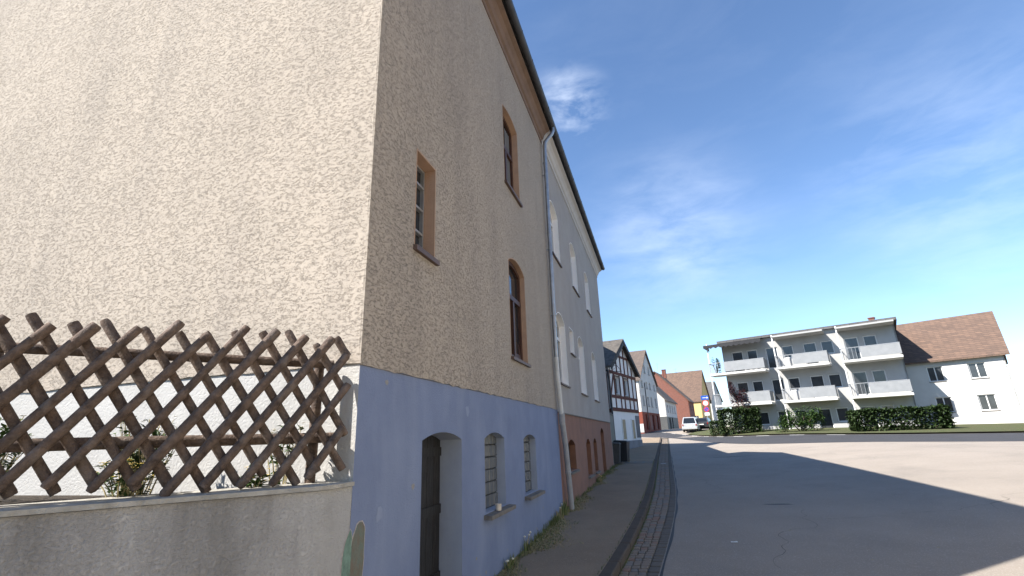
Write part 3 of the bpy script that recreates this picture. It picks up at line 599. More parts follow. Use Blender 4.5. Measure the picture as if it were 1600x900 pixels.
def ragged(P, amp):
    out = []
    for i_ in range(len(P)):
        a, b = Vector(P[i_]), Vector(P[(i_+1) % len(P)]); k_ = max(1, int((b-a).length/.03))
        for t_ in range(k_): q_ = a.lerp(b, t_/k_); out.append((q_.x+random.uniform(-amp, amp), q_.y+random.uniform(-amp, amp)))
    return out
pa, pb = ragged(pa, .0055), ragged(pb, .005)
rim = inset(pa, -0.009); patch(rim, RIM, 'patch_edge', 0.004); pp = patch(pa, PATCH, 'peeled_paint_patch', 0.0065)
rim = inset(pb, -0.007); mb = MB(); k = len(rim); mb.add([F1.p(a, b, 0.003) for a, b in rim]+[F1.p(a, b, -0.01) for a, b in rim], [tuple(range(k))]+[(i, k+i, k+(i+1) % k, (i+1) % k) for i in range(k)]); mb.build('patch_edge', RIM, rwall)
mb = MB(); k = len(pb); mb.add([F1.p(a, b, 0.0055) for a, b in pb]+[F1.p(a, b, -0.01) for a, b in pb], [tuple(range(k))]+[(i, k+i, k+(i+1) % k, (i+1) % k) for i in range(k)]); mb.build('peeled_paint_patch', PATCH2, rwall)
FLK = mat('bare_render_spot', (0.30, 0.295, 0.29), (0.22, 0.215, 0.21), .95, 30)
FLK2 = mat('pale_blue_touch_up', (0.235, 0.285, 0.395), (0.21, 0.25, 0.36), .85, 9)
for k_ in range(30):
    y_ = random.choice((random.uniform(3.4, 4.0), random.uniform(5.2, 10.3), random.uniform(5.2, 10.3))); z_ = gz(0, y_)+abs(random.gauss(0, .22))+.05 if k_ % 3 else random.uniform(-.6, .5)
    if (5.7 < y_ < 6.8 or 7.5 < y_ < 8.6) and z_ > -1.0: continue
    big = k_ % 6 == 0; s_ = random.uniform(.008, .03)*(2.2 if big else 1); pl = [(y_+math.cos(a*.6283)*s_*random.uniform(.5, 1.2), z_+math.sin(a*.6283)*s_*random.uniform(.5, 1.3)) for a in range(10)]
    mb = MB(); mb.add([F1.p(a, b, .0022) for a, b in pl], [tuple(range(10))]); mb.build('paint_flake', FLK2 if big else FLK, h1)
# fence
P0 = Vector((-0.1, 2.93, 0))
fence = thing('lattice_fence', (P0 + UU*1.0).to_tuple()[:2]+(RT+0.036,), 0, 'weathered brown wooden lattice fence of crossed poles on the garden wall', 'fence')
def fp(u, z, w): q = P0 + UU*u + NN*w; return Vector((q.x, q.y, z))
zlo, zhi, ulo, uhi = -0.215, 0.735, -0.11, 4.6
def lat(slope, c, w, flip):
    # z = c + slope*(u-0.2)
    us = sorted([0.2+(zlo-c)/slope, 0.2+(zhi-c)/slope]); a, b = max(us[0], ulo), min(us[1], uhi)
    if b-a < 0.06: return
    j, j2 = random.uniform(-0.02, 0.02), random.uniform(-0.02, 0.02)
    a += random.uniform(-.015, .03); b += random.uniform(-.03, .02)
    p, q = fp(a, c+slope*(a-0.2)+j, w), fp(b, c+slope*(b-0.2)+j2, w+random.uniform(-.006, .006))
    mb = MB(); d_ = (q-p).normalized(); r = random.uniform(0.0255, 0.032)
    m1 = p.lerp(q, 0.35)+Vector((0, 0, random.uniform(-.004, .004))); m2 = p.lerp(q, 0.7)
    mb.tube([p, p+d_*0.018, m1, m2, q-d_*0.018, q], [r*0.88, r, r*random.uniform(.88, 1.08), r*random.uniform(.88, 1.06), r*0.97, r*random.uniform(.6, .9)], 9)
    o = mb.build('pole', POLE, fence, smooth=True)
for k_ in range(-3, 30): lat(-1.45, 0.49+0.265*k_, 0.035, 1)
for k_ in range(-30, 4): lat(1.52, 0.57+0.25*k_, -0.018, 0)
for (z, r) in ((0.563, 0.030), (0.052, 0.036)):
    mb = MB(); mb.tube([fp(-0.02 if z > .3 else -0.06, z, -0.075), fp(1.5, z+0.004, -0.075), fp(uhi, z, -0.075)], r, 10); mb.build('rail', POLE, fence, smooth=True)
for u in (0.06, 1.75, 3.5):
    mb = MB(); mb.tube([fp(u, RT+0.03, -0.15), fp(u, 0.2, -0.15), fp(u, 0.64, -0.15)], [0.036, 0.036, 0.034], 10); mb.build('post', POLE, fence, smooth=True)
# garden soil
gsl = rw(0.28); vs_ = [(p.x, p.y, -0.335) for p in gsl] + [(-10, -2.0, -0.3), (-10, 3.2, -0.3), (-0.28, 3.2, -0.335)]
mb = MB(); mb.add(vs_, [tuple(range(len(vs_)))]); g_ = mb.build('garden_bed', SOIL); g_['kind'] = 'structure'
def leaf_mb(mb, p, d, ln, wd, curl=0.2, mi=0):
    d = Vector(d).normalized(); s_ = d.cross(Z); s_ = s_.normalized() if s_.length > 1e-3 else Vector((1, 0, 0)); up = s_.cross(d)
    a = p; b = p + d*ln*0.5 + up*ln*curl*0.3; c_ = p + d*ln - Z*ln*curl*0.3
    mb.add([a, b + s_*wd/2, c_, b - s_*wd/2], [(0, 1, 2, 3)], mi)
def garden_plant(x, y, z0, h, spread, nl, m, flower, label, fl_m=None, grp=None):
    t = thing('garden_plant', (x, y, z0), 0, label, 'plant', grp)
    st, lv, fl = MB(), MB(), MB()
    for i in range(max(4, nl//14)):
        a = random.uniform(0, 6.28); top = Vector((x+math.cos(a)*spread*random.uniform(.2, 1), y+math.sin(a)*spread*random.uniform(.2, 1)*0.6, z0+h*random.uniform(.6, 1)))
        b0 = Vector((x+random.uniform(-.03, .03), y+random.uniform(-.03, .03), z0-0.02)); mid = b0.lerp(top, 0.5)+Vector((0, 0, h*0.08))
        st.tube([b0, mid, top], [0.005, 0.004, 0.002], 5)
        for j in range(14):
            p = b0.lerp(mid, random.random()*2) if random.random() < .4 else mid.lerp(top, random.random())
            p = b0.lerp(top, random.uniform(.2, 1)) if p.z > top.z else p
            leaf_mb(lv, p, (random.uniform(-1, 1), random.uniform(-1, 1), random.uniform(-.2, .7)), random.uniform(.04, .08), random.uniform(.018, .035))
        if fl_m:
            for j in range(flower):
                c_ = top+Vector((random.uniform(-.04, .04), random.uniform(-.04, .04), random.uniform(-.02, .02)))
                for k in range(6): a2 = k*1.047; leaf_mb(fl, c_, (math.cos(a2), math.sin(a2), .25), .022, .014, 0)
    st.build('stem', DRYG, t); lv.build('foliage', m, t)
    if fl_m: fl.build('blossom', fl_m, t)
    return t
garden_plant(-0.42, 2.88, -0.34, 0.52, 0.16, 150, LEAF, 3, 'leafy garden plant with pale and yellow blossoms behind the fence near the house corner', WPET)
garden_plant(-0.50, 2.72, -0.34, 0.22, 0.16, 130, LEAF, 2, 'low yellow-flowered garden plant at the foot of the fence post', YEL)
garden_plant(-1.15, 2.5, -0.34, 0.50, 0.28, 260, LEAF_D, 0, 'bushy dark green garden plant behind the fence against the white wall base', None)
garden_plant(-1.75, 1.95, -0.34, 0.60, 0.3, 260, LEAF, 2, 'tall pale-blossomed garden plant well along the fence from the house corner', WPET)
garden_plant(-2.6, 2.5, -0.33, 0.55, 0.4, 300, LEAF_D, 1, 'broad garden bush with a few yellow blossoms under the cream gable', YEL)

garden_plant(-0.95, 2.25, -0.34, 0.30, 0.26, 260, LEAF, 3, 'spreading yellow-flowered garden plant close behind the fence poles', YEL)
garden_plant(-1.55, 2.72, -0.34, 0.62, 0.3, 420, LEAF, 1, 'dense light green garden bush against the white wall base', WPET)
garden_plant(-2.15, 2.1, -0.34, 0.34, 0.34, 320, LEAF_D, 2, 'low dark garden plant with pale blossoms between two bushes', WPET)
garden_plant(-2.45, 1.3, -0.34, 0.5, 0.3, 320, LEAF, 3, 'bright green garden plant with many yellow blossoms by a fence post', YEL)
garden_plant(-3.4, 2.3, -0.33, 0.75, 0.45, 600, LEAF_D, 0, 'large dark green garden shrub farthest along the cream gable', None)
# ---------------------------------------------------------------- downpipe (own colour sections)
pipe = thing('downpipe', (0.1, 10.72, -1.5), 0, 'galvanised downpipe with white and grey lower sections between beige and grey houses', 'downpipe')
zt = E1+0.24
mb = MB(); mb.tube([(0.335, 10.44, zt), (0.335, 10.44, zt-0.10), (0.30, 10.42, zt-0.2), (0.20, 10.38, zt-0.34), (0.125, 10.35, zt-0.45), (0.11, 10.35, zt-0.62), (0.10, 10.30, 4.6), (0.095, 10.24, 2.2), (0.095, 10.23, 1.62)], 0.047, 14); mb.build('zinc_section', ZINC, pipe, smooth=True)
for z in (6.55, 4.62, 2.35):
    mb = MB(); yy = 10.24+(z-2.2)*0.0236; mb.lathe((0.1, yy, z), [(0.05, -0.03), (0.054, -0.025), (0.054, 0.02), (0.05, 0.03)], 14); mb.build('pipe_collar', ZINC, pipe)
mb = MB(); mb.tube([(0.095, 10.23, 1.66), (0.095, 10.24, 1.35), (0.10, 10.32, 0.8), (0.10, 10.40, 0.44)], 0.05, 14); mb.build('white_section', PVC, pipe, smooth=True)
mb = MB(); mb.lathe((0.10, 10.41, 0.40), [(0.058, -0.16), (0.068, -0.10), (0.068, 0.05), (0.058, 0.10)], 14); mb.build('joint_sleeve', STANDP, pipe, smooth=True)
mb = MB(); mb.tube([(0.105, 10.42, 0.30), (0.11, 10.58, -0.2), (0.115, 10.68, -0.8), (0.12, 10.78, -1.5)], 0.058, 14); mb.build('grey_section', STANDP, pipe, smooth=True)
mb = MB(); mb.lathe((0.114, 10.665, -0.72), [(0.062, -0.03), (0.066, -0.02), (0.066, 0.02), (0.062, 0.03)], 14); mb.build('pipe_collar', STANDP, pipe)
for z, yy in ((6.2, 10.333), (4.2, 10.287), (2.6, 10.25)):
    mb = MB(); mb.box((0.03, yy, z), (0.09, 0.02, 0.02)); mb.lathe((0.1, yy, z), [(0.052, -0.014), (0.056, -0.01), (0.056, 0.01), (0.052, 0.014)], 12); mb.build('bracket', ZINC, pipe)

# ---------------------------------------------------------------- grey house
h2 = thing('town_house', (0, YJ, -1.6), 0, 'grey plastered terrace house with white window reveals and red-brown base', 'house')
YE = 22.0
F2 = F1
ups = [arch(a, b, 4.42, 5.80, 0.2) for a, b in ((10.95, 12.08), (14.0, 15.15), (17.05, 18.2))]
los = [arch(a, b, 1.21, 2.74, 0.2) for a, b in ((10.92, 12.08), (14.15, 15.3), (17.2, 18.35))]
smal = arch(12.75, 13.4, 2.17, 2.86, 0)
pl_w = [arch(11.45, 12.5, -0.76, -0.2, 0.13), arch(14.4, 15.25, -1.08, -0.22, 0.14), arch(15.95, 16.75, -1.08, -0.22, 0.14), arch(18.1, 19.1, -1.28, 0.1, 0.16)]
P2 = 0.53
wall_panel('street_wall', F2, [(YJ+0.01, P2-0.01), (YE, P2-0.01), (YE, E1+0.3), (YJ+0.01, E1+0.3)], ups+los+[smal], GREY_F, h2, 0.006)
wall_panel('plinth_wall', F2, [(YJ+0.01, -2.1), (YE-0.02, -2.1), (YE-0.02, P2), (YJ+0.01, P2)], pl_w, REDB, h2, -0.006)
mb = MB(); mb.fbox(F2, YJ+0.02, YE-0.01, P2-0.03, P2-0.004, -0.02, 0.022); mb.build('drip_ledge', SILL_S, h2)
GE = Fr((0, YE, 0), (-1, 0)); wall_panel('end_wall', GE, [(0, -2.1), (9, -2.1), (9, E1+.28), (4.5, 11.6), (0, E1+.28)], [], GREY_F, h2, 0.0)
mb = MB(); mb.add([(-9, YJ, -2), (-9, YE, -2), (-9, YE, E1+.3), (-9, YJ, E1+.3)], [(0, 1, 2, 3)]); mb.build('rear_wall', GREY_F, h2)
for p in ups+los:
    window(h2, F2, p, 0.14, WHITE_R, WFRAME, GLASS, w=0.006, fw=0.07, transom=p[0][1]+1.15, mullions=((p[0][0]+p[1][0])/2,), sill=(0.03, 0.04, 0.035, 0.05), sill_m=SILL_B)
window(h2, F2, smal, 0.19, WHITE_R, WFRAME, GLASS, w=0.006, fw=0.06, sill=(0.02, 0.03, 0.03, 0.05), sill_m=SILL_B)
for i, p in enumerate(pl_w):
    window(h2, F2, p, 0.16, REDB_D, None, REDB_D if i else DOORW, w=-0.006, sill=(0.05, 0.06, 0.04, 0.07) if i < 3 else None, sill_m=SILL_S, name='cellar_window' if i < 3 else 'cellar_door', frame_t=0.0)
for part, poly in zip([o_ for o_ in h2.children if o_.name.startswith('window')], ups+los+[smal]):
    mb = MB(); op = inset(poly, -0.022); n = len(poly); mb.add([F2.p(*q, 0.0085) for q in poly]+[F2.p(*q, 0.0085) for q in op], [(i, (i+1) % n, n+(i+1) % n, n+i) for i in range(1, n)]); mb.build('plain_border', WHITE_R, part)
cornice(h2, YJ-0.03, YE+0.02, GREY_C, E1+0.0); roof(h2, YJ-0.029, YE+0.15, SLATE); rgutter(h2, YJ-0.028, YE+0.15, GUT)

# cup on the cellar sill
cup = MB(); cz = -0.845
cup.lathe((0.045, 6.17, cz), [(0.030, 0.0), (0.036, 0.006), (0.039, 0.075), (0.036, 0.077), (0.033, 0.03), (0.012, 0.026)], 18)
tag(cup.build('cup', CUPM, smooth=True), 'small cream ceramic cup standing on a stone cellar sill', 'cup')
bpy.data.objects['cup'].location = (0, 0, 0)

# ---------------------------------------------------------------- weeds at the wall foot
gb = MB(); db = MB()
def blade(mb, x, y, h, lean=0.4, wd=0.008, z=None):
    z = gz(x, y)-0.005 if z is None else z; a = random.uniform(0, 6.28); l_ = random.uniform(0, lean)*h; dx, dy = math.cos(a), math.sin(a)
    p0 = Vector((x, y, z)); sx = Vector((-dy, dx, 0))*wd/2; m_ = p0+Vector((dx*l_*.35, dy*l_*.35, h*.6)); t_ = p0+Vector((dx*l_, dy*l_, h))
    mb.add([p0-sx, p0+sx, m_+sx*.8, m_-sx*.8, t_], [(0, 1, 2, 3), (3, 2, 4)])
clumps = [(random.uniform(5.0, 22), random.uniform(.25, 1)) for _ in range(90)] + [(9.2, 1), (9.5, 1), (9.8, 1), (10.1, 1), (8.6, 1), (8.1, .9), (7.6, .8), (6.5, .9), (15.8, 1), (17, .8)]
for (cy, s_) in clumps:
    for k in range(int(26*s_)):
        y = cy+random.gauss(0, .10); x = 0.014+abs(random.gauss(0, .045)); 
        if 4.1 < y < 5.15: continue
        blade(gb, x, y, random.uniform(.04, .19)*s_, .7, .010)
for k in range(15000):
    y = random.uniform(4.8, 23) if k % 3 else random.uniform(5, 11); x = 0.02+abs(random.gauss(0, .19 if y < 12 else .12))*(0.65+0.4*math.sin(y*1.7)+0.3*math.sin(y*4.1+1))
    if x < .02 or 4.0 < y < 5.2: continue
    blade(db if random.random() < .75 else gb, x, y, random.uniform(.012, .04), 2.6, .012)
o = gb.build('wall_foot_grass', GRASS); tag(o, 'green grass tufts growing along the foot of the house walls', 'grass', kind='stuff')
o = db.build('dry_litter', DRYG); tag(o, 'dry moss and straw litter along the pavement edge', 'litter', kind='stuff')
mo = MB()
for k in range(2600):
    y = random.uniform(5.6, 26); b_ = random.random(); x = kerb_x(y)+KW+0.006+abs(random.gauss(0, .02)) if b_ < .75 else kerb_x(y)-abs(random.gauss(0, .012))
    blade(mo, x, y, random.uniform(.008, .03), 1.5, .007, (rz(x, y) if b_ < .75 else gz(x, y)))
o = mo.build('kerb_moss', GRASS); tag(o, 'moss and grass sprouts in the joint along the kerb', 'moss', kind='stuff')
def weed(x, y, h, n, label, m, fl=None, wd=0.014, grp=None):
    t = thing('weed', (x, y, gz(x, y)), 0, label, 'weed', grp); mb = MB()
    for i in range(n): blade(mb, x+random.gauss(0, .03) if x > .06 else x+abs(random.gauss(0, .02)), y+random.gauss(0, .05), h*random.uniform(.45, 1), .55, wd)
    mb.build('leaves', m, t)
    if fl:
        f = MB(); s_ = MB()
        for i in range(3):
            c_ = Vector((x+random.uniform(0, .06), y+random.uniform(-.08, .08), gz(x, y)+h*random.uniform(.75, 1.1)))
            s_.tube([(x+.01, y, gz(x, y)), (c_+Vector((x, y, gz(x, y))))/2+Vector((0, 0, .02)), c_], .003, 4); f.lathe(c_, [(.004, -.012), (.016, -.004), (.018, .004), (.008, .012)], 8)
        s_.build('stalk', DRYG, t); f.build('flower_head', fl, t)
weed(0.07, 10.2, 0.33, 34, 'tall long-leaved weed clump at the foot of the downpipe', GRASS, None, .02)
weed(0.07, 9.72, 0.24, 28, 'yellowish weed with pale flower heads just before the downpipe', DRYG, WPET, .018)
weed(0.05, 7.35, 0.22, 12, 'slender weed with white flower heads below the cellar windows', GRASS, WPET, .012)
weed(0.06, 6.45, 0.12, 16, 'small weed with a white flower head nearest the cellar door', GRASS, WPET, .012)
weed(0.10, 15.9, 0.2, 34, 'yellow-green weed cluster by the red-brown base of the grey house', DRYG, YEL, .02)
weed(0.45, 24.3, 0.16, 30, 'yellow-green weed cluster sprouting beside the dustbins', DRYG, YEL, .02)
lit = MB()
for k in range(60):
    x, y = random.uniform(.3, 5.5), random.uniform(6, 30); z = (gz(x, y) if x < kerb_x(y) else rz(x, y)+.012 if x < sett_x(y) else rz(x, y))+.006
    a = random.uniform(0, 6.28); s_ = random.uniform(.012, .03); q = [Vector((math.cos(a+t)*s_*r, math.sin(a+t)*s_*r, random.uniform(0, .008)))+Vector((x, y, z)) for t, r in ((0, 1), (1.3, .5), (3.14, 1), (4.5, .5))]
    lit.add(q, [(0, 1, 2, 3)])
o = lit.build('fallen_leaves', DRYG); tag(o, 'scattered fallen leaves and scraps on the pavement and road', 'leaves', kind='stuff')
for nm, (x, y), sz, lb in (('paper_scrap', (2.95, 8.6), .05, 'small white paper scrap lying on the open asphalt'), ('paper_scrap', (2.0, 24.0), .11, 'white paper scrap lying in the gutter setts')):
    mb = MB(); z = rz(x, y)+.014; mb.add([(x-sz, y-sz*.5, z), (x+sz, y-sz*.6, z+.004), (x+sz*.9, y+sz*.5, z+.012), (x-sz*.2, y+sz*.7, z+.002), (x-sz*.9, y+sz*.4, z+.008)], [(0, 1, 2, 3, 4)])
    tag(mb.build(nm, PLATE), lb, 'paper')

# ---------------------------------------------------------------- wheelie bins
def wheelie(x, y, h, m, rot, label):
    t = thing('wheelie_bin', (x, y, gz(x, y)), rot, label, 'dustbin', None)
    mb = MB(); b0, b1 = .22, .29; prof = [(-b0, -b0, .06), (b0, -b0, .06), (b0, b0, .06), (-b0, b0, .06), (-b1, -b1, h-.1), (b1, -b1, h-.1), (b1, b1*1.1, h-.1), (-b1, b1*1.1, h-.1)]
    mb.add(prof, [(3, 2, 1, 0), (4, 5, 6, 7), (0, 1, 5, 4), (1, 2, 6, 5), (2, 3, 7, 6), (3, 0, 4, 7)]); mb.build('body', m, t, local=True, bevel=.015)
    mb = MB(); mb.add([(-.32, -.33, h-.1), (.32, -.33, h-.1), (.32, .35, h-.1), (-.32, .35, h-.1), (-.28, -.28, h-.04), (.28, -.28, h-.04), (.28, .3, h), (-.28, .3, h)], [(3, 2, 1, 0), (4, 5, 6, 7), (0, 1, 5, 4), (1, 2, 6, 5), (2, 3, 7, 6), (3, 0, 4, 7)]); mb.build('lid', m, t, local=True, bevel=.012)
    mb = MB(); mb.tube([(-.24, .36, h-.1), (-.24, .42, h-.08), (.24, .42, h-.08), (.24, .36, h-.1)], .014, 6); mb.build('handle', m, t, local=True)
    for s_ in (-1, 1): mb = MB(); mb.lathe((s_*.24, .24, .1), [(.06, -.025), (.1, -.02), (.1, .02), (.06, .025)], 14, 'X'); mb.build('wheel', RUB, t, local=True)
wheelie(-0.02, 22.75, .95, BIN_G, R_(90), 'brownish grey wheeled dustbin standing at the end of the grey house')
wheelie(0.28, 23.75, 1.0, BIN_D, R_(80), 'anthracite wheeled dustbin behind the brownish grey one')

# ---------------------------------------------------------------- generic far house
def far_house(L, Rr, dep, eave, ridge, ridge_dir, zb, m_wall, m_roof, label, wins_front=(), wins_side=(), m_side=None, over=.3, base=None, cat='house', fr_m=WFRAME, gl_m=GLASS_F, name='town_house', m_base=None, base_h=None, doors=()):
    L = Vector((*L, 0)); Rr = Vector((*Rr, 0)); U = (Rr-L).normalized(); wd = (Rr-L).length; N = U.cross(Z)
    h = thing(name, (L.x, L.y, zb), math.atan2(U.y, U.x), label, cat)
    FF = Fr((L.x, L.y, 0), U); oS = L - N*dep; FS = Fr((oS.x, oS.y, 0), N); FB = Fr((Rr-N*dep), -U); FX = Fr((Rr.x, Rr.y, 0), -N)
    FB.o.z = 0
    zb -= .5; gab_f = ridge_dir == 'N'
    def outl(w_, gable): return [(0, zb), (w_, zb), (w_, eave)] + ([(w_/2, ridge)] if gable else []) + [(0, eave)]
    polf = [arch(*q) for q in wins_front]; pols = [arch(*q) for q in wins_side]; pold = [arch(*q[:5]) for q in doors]
    wall_panel('front_wall', FF, outl(wd, gab_f), polf+pold, m_wall, h); wall_panel('side_wall', FS, outl(dep, not gab_f), pols, m_side or m_wall, h)
    wall_panel('rear_wall', FB, outl(wd, gab_f), [], m_wall, h); wall_panel('side_wall', FX, outl(dep, not gab_f), [], m_side or m_wall, h)
    for fr_, ps in ((FF, polf), (FS, pols)):
        for p in ps:
            ww = p[1][0]-p[0][0]
            window(h, fr_, p, .12, m_wall if fr_ is FF else (m_side or m_wall), fr_m, gl_m, fw=.07, mullions=((p[0][0]+p[1][0])/2,) if ww > .8 else (), sill=(.04, .04, .05, .06), sill_m=SILL_S)
    for p, q in zip(pold, doors): window(h, FF, p, .15, m_base or m_wall, None, q[5], name='door' if q[1]-q[0] < 1.6 else 'garage_door', frame_t=0)
    if m_base and base_h:
        for fr_, w_, ps in ((FF, wd, pold), (FS, dep, [])):
            wall_panel('base_wall', fr_, [(0, zb), (w_, zb), (w_, base_h), (0, base_h)], ps, m_base, h, .03)
    # roof slabs
    t = .16; o = over; sl = (ridge-eave)/((wd if gab_f else dep)/2)
    mb = MB()
    if gab_f:
        pr = [(-o, eave-o*sl+.02), (wd/2, ridge+.02), (wd+o, eave-o*sl+.02), (wd+o, eave-o*sl+t), (wd/2, ridge+t+.05), (-o, eave-o*sl+t)]; mb.fprism(FF, pr, -dep-o, o)
    else:
        pr = [(-o, eave-o*sl+.02), (dep/2, ridge+.02), (dep+o, eave-o*sl+.02), (dep+o, eave-o*sl+t), (dep/2, ridge+t+.05), (-o, eave-o*sl+t)]; mb.fprism(FS, pr, -wd-o, o)
    rf = mb.build('roof', m_roof, h)
    return h, FF, FS, rf, wd
def chimney(rf, F, u, w_, z0, z1, m, s_=.5):
    mb = MB(); mb.fbox(F, u-s_/2, u+s_/2, z0, z1, w_-s_/2, w_+s_/2); mb.fbox(F, u-s_/2-.06, u+s_/2+.06, z1, z1+.1, w_-s_/2-.06, w_+s_/2+.06); mb.build('chimney', m, rf)
def antenna(rf, F, u, w_, z0, z1):
    mb = MB(); mb.tube([F.p(u, z0, w_), F.p(u, z1, w_)], .025, 5)
    for k in range(4): z = z1-.1-k*.28; mb.tube([F.p(u-.45+.06*k, z, w_), F.p(u+.45-.06*k, z, w_)], .014, 4)
    mb.tube([F.p(u, z1-.2, w_-.5), F.p(u, z1-.2, w_+.5)], .014, 4); mb.build('antenna', GALV, rf)

def grid_w(us, w_, rows): return [(u-w_/2, u+w_/2, a, b, 0) for a, b in rows for u in us]
# ---------------------------------------------------------------- half-timbered house
tw = [(1.25, 2.25, 2.75, 3.95, 0), (3.35, 4.35, 2.75, 3.95, 0)]
gw = [(2.0, 2.75, -.30, 1.02, 0), (4.35, 5.0, -.30, 1.02, 0)]
th_, FT, FTS, rft, wd = far_house((-.95, 33.6), (.55, 40.0), 10.5, 4.6, 6.72, 'N', -1.15, INFILL, ROOF_T, 'white half-timbered gabled house with red-brown beams and blue-grey base', wins_front=tw, over=.35, m_base=None, fr_m=WFRAME, name='timber_house')
base_w = MB(); base_w.fbox(FT, -.02, wd+.02, -1.7, -.42, -.02, .05); base_w.build('base_wall', STONE_B, th_)
for (a, b, c_, d_, r_) in gw:
    mb = MB(); mb.fbox(FT, a, b, c_, d_, .002, .03); s_ = mb.build('shutter_board', OCHRE, th_)
    mb = MB()
    for q in ((a-.07, a, c_-.05, d_+.07), (b, b+.07, c_-.05, d_+.07), (a, b, d_, d_+.07)): mb.fbox(FT, *q, .002, .05)
    mb.build('board_frame', MATS['white_infill_plaster'], s_)
mb = MB(); mb.fbox(FT, 5.45, 6.45, -.25, 1.35, .003, .035); mb.build('slate_panel', SLATEW, th_)
def beam(a, b, w_=.17, F=FT): mb = MB(); mb.fbeam(F, a, b, w_, .002, .055+random.uniform(-.006, .006)); mb.build('beam', TIMB, th_)
V0, V1, V2, V3 = 1.58, 2.55, 4.12, 4.42
beam((0, V0+.1), (wd, V0+.1), .24); beam((0, V1), (wd, V1), .2); beam((0, V2+.1), (wd, V2+.1), .2)
for u in (.1, 1.15, 2.36, 3.24, 4.46, 5.5, wd-.1): beam((u, V0+.22), (u, V1-.1), .15); beam((u, V1+.1), (u, V2), .15)
beam((5.6, V1-.1), (wd-.15, V0+.22), .13) if False else None
beam((.18, V1+.1), (1.05, V2), .13)
rs = (6.72-4.6)/(wd/2)
for u in (.9, 1.9, 2.9, 3.8, 4.7, 5.6): top = 4.6+rs*min(u, wd-u)-.25; beam((u, V2+.2), (u, top), .13)
beam((wd/2-1.6, 5.55), (wd/2+1.6, 5.55), .16)
for s_ in (0, 1):
    a, b = ((-.2, 4.6-.2*rs-.08), (wd/2, 6.72-.08)) if s_ == 0 else ((wd+.2, 4.6-.2*rs-.08), (wd/2, 6.72-.08)); mb = MB(); mb.fbeam(FT, a, b, .26, .30, .37); mb.build('bargeboard', SLATE, th_)
for (a, b, c_, d_, r_) in tw:   # wide window casings and pale shutters
    mb = MB()
    for q in ((a-.09, a, c_, d_+.09), (b, b+.09, c_, d_+.09), (a, b, d_, d_+.09)): mb.fbox(FT, *q, .058, .075)
    mb.build('window_casing', BWOOD, th_)
# camera-side wall: red-brown boarding and beams
for i in range(6):
    mb = MB(); mb.fbox(FTS, 10.5-1.3+i*.2, 10.5-1.3+i*.2+.19, 1.75, 4.1, .003, .03); mb.build('board', TIMB, th_)
mb = MB(); mb.fbox(FTS, 0, 10.5, 1.48, 1.72, .002, .06); mb.build('beam', TIMB, th_)
mb = MB(); mb.fbox(FTS, 10.5-1.5, 10.5-.05, 1.3, 1.48, .0, .12); mb.build('drip_board', SLATE, th_)
g2 = MB(); g2.tube([FTS.p(0, 4.2, .42), FTS.p(10.7, 4.2, .42)], .07, 8); g2.build('gutter_channel', GUT, th_)
g2 = MB(); g2.tube([FTS.p(10.65, 4.2, .42), FTS.p(10.6, 3.9, .3), FTS.p(10.6, 3.6, .16), FTS.p(10.6, -.2, .16), FTS.p(10.6, -1.1, .16)], .06, 8); g2.build('drainpipe', GUT, th_, smooth=True)
antenna(rft, FT, wd/2, -8, 6.7, 8.0)
ib = thing('iron_bracket', FT.p(.25, 4.35, .06).to_tuple(), 0, 'scrolled wrought-iron sign bracket on the timber house corner', 'bracket')
mb = MB(); mb.tube([FT.p(.3, 4.15, .06), FT.p(.3, 4.15, .9)], .022, 6); mb.tube([FT.p(.3, 4.85, .06), FT.p(.3, 4.75, .45), FT.p(.3, 4.15, .85)], .018, 6); mb.tube([FT.p(.3, 4.05, .06), FT.p(.3, 4.95, .06)], .025, 6); mb.build('arm', IRON, ib)
mb = MB(); c_ = FT.p(.3, 4.42, .35); mb.tube([c_ + FT.N*(.22-.018*k)*math.cos(k*.6) + Z*(.22-.018*k)*math.sin(k*.6) for k in range(11)], .015, 5); mb.build('scroll', IRON, ib)
far_house((-2.6, 22.6), (-2.9, 33.0), 8, 8.4, 12.6, 'U', -1.3, GPL, ROOF_G, 'unseen pale grey back house added to keep the road in shade', wins_front=grid_w((2, 5, 8), 1.0, ((2.6, 3.9),)), over=.3)  # hidden behind the grey house, added to block sun from the road
# low link wall between grey house and timber house
lk = thing('yard_wall', (-.6, 25, -1.3), 0, 'grey-green rendered yard wall between grey house and timber house', 'wall')
Fk = Fr((-.55, 22.15, 0), (-.30, 11.2)); mb = MB(); mb.fbox(Fk, 0, 11.0, -2.0, 1.2, -.3, 0); mb.build('wall_body', mat('grey_green_render', (0.22, 0.225, 0.2), None, .9, 2, .5, 30), lk)
mb = MB(); mb.fbox(Fk, -.02, 11.02, 1.2, 1.28, -.34, .04); mb.build('coping', SILL_S, lk)

# ---------------------------------------------------------------- white houses, brick house, yellow house up the street
A_, FA, FAS, rfA, wA = far_house((.0, 66.0), (2.1, 76.2), 9, 6.9, 11.3, 'N', .3, WPL, ROOF_B, 'white gabled house with brick-red ground floor and brown tiled roof', wins_front=grid_w((1.5, 4.2, 6.2, 8.9), 1.0, ((3.6, 4.9), (6.0, 6.9)))+grid_w((3.9, 6.5), .9, ((8.1, 9.2),)), over=.25, m_base=BRP, base_h=2.75,
    doors=((1.4, 2.5, .5, 2.5, 0, DRED), (4.0, 6.4, .5, 2.45, 0, DRED), (7.4, 9.2, .6, 2.45, 0, DRED)))
antenna(rfA, FA, wA/2, -8, 11.3, 13.0)
mb = MB(); mb.tube([FA.p(2.9, 6.7, .06), FA.p(2.9, .4, .06)], .06, 6); mb.build('drainpipe', GUT, A_)
mb = MB(); mb.fbox(FAS, 8.0, 9.0, .2, 1.25, .035, .06); mb.build('white_base_panel', WPL, A_)
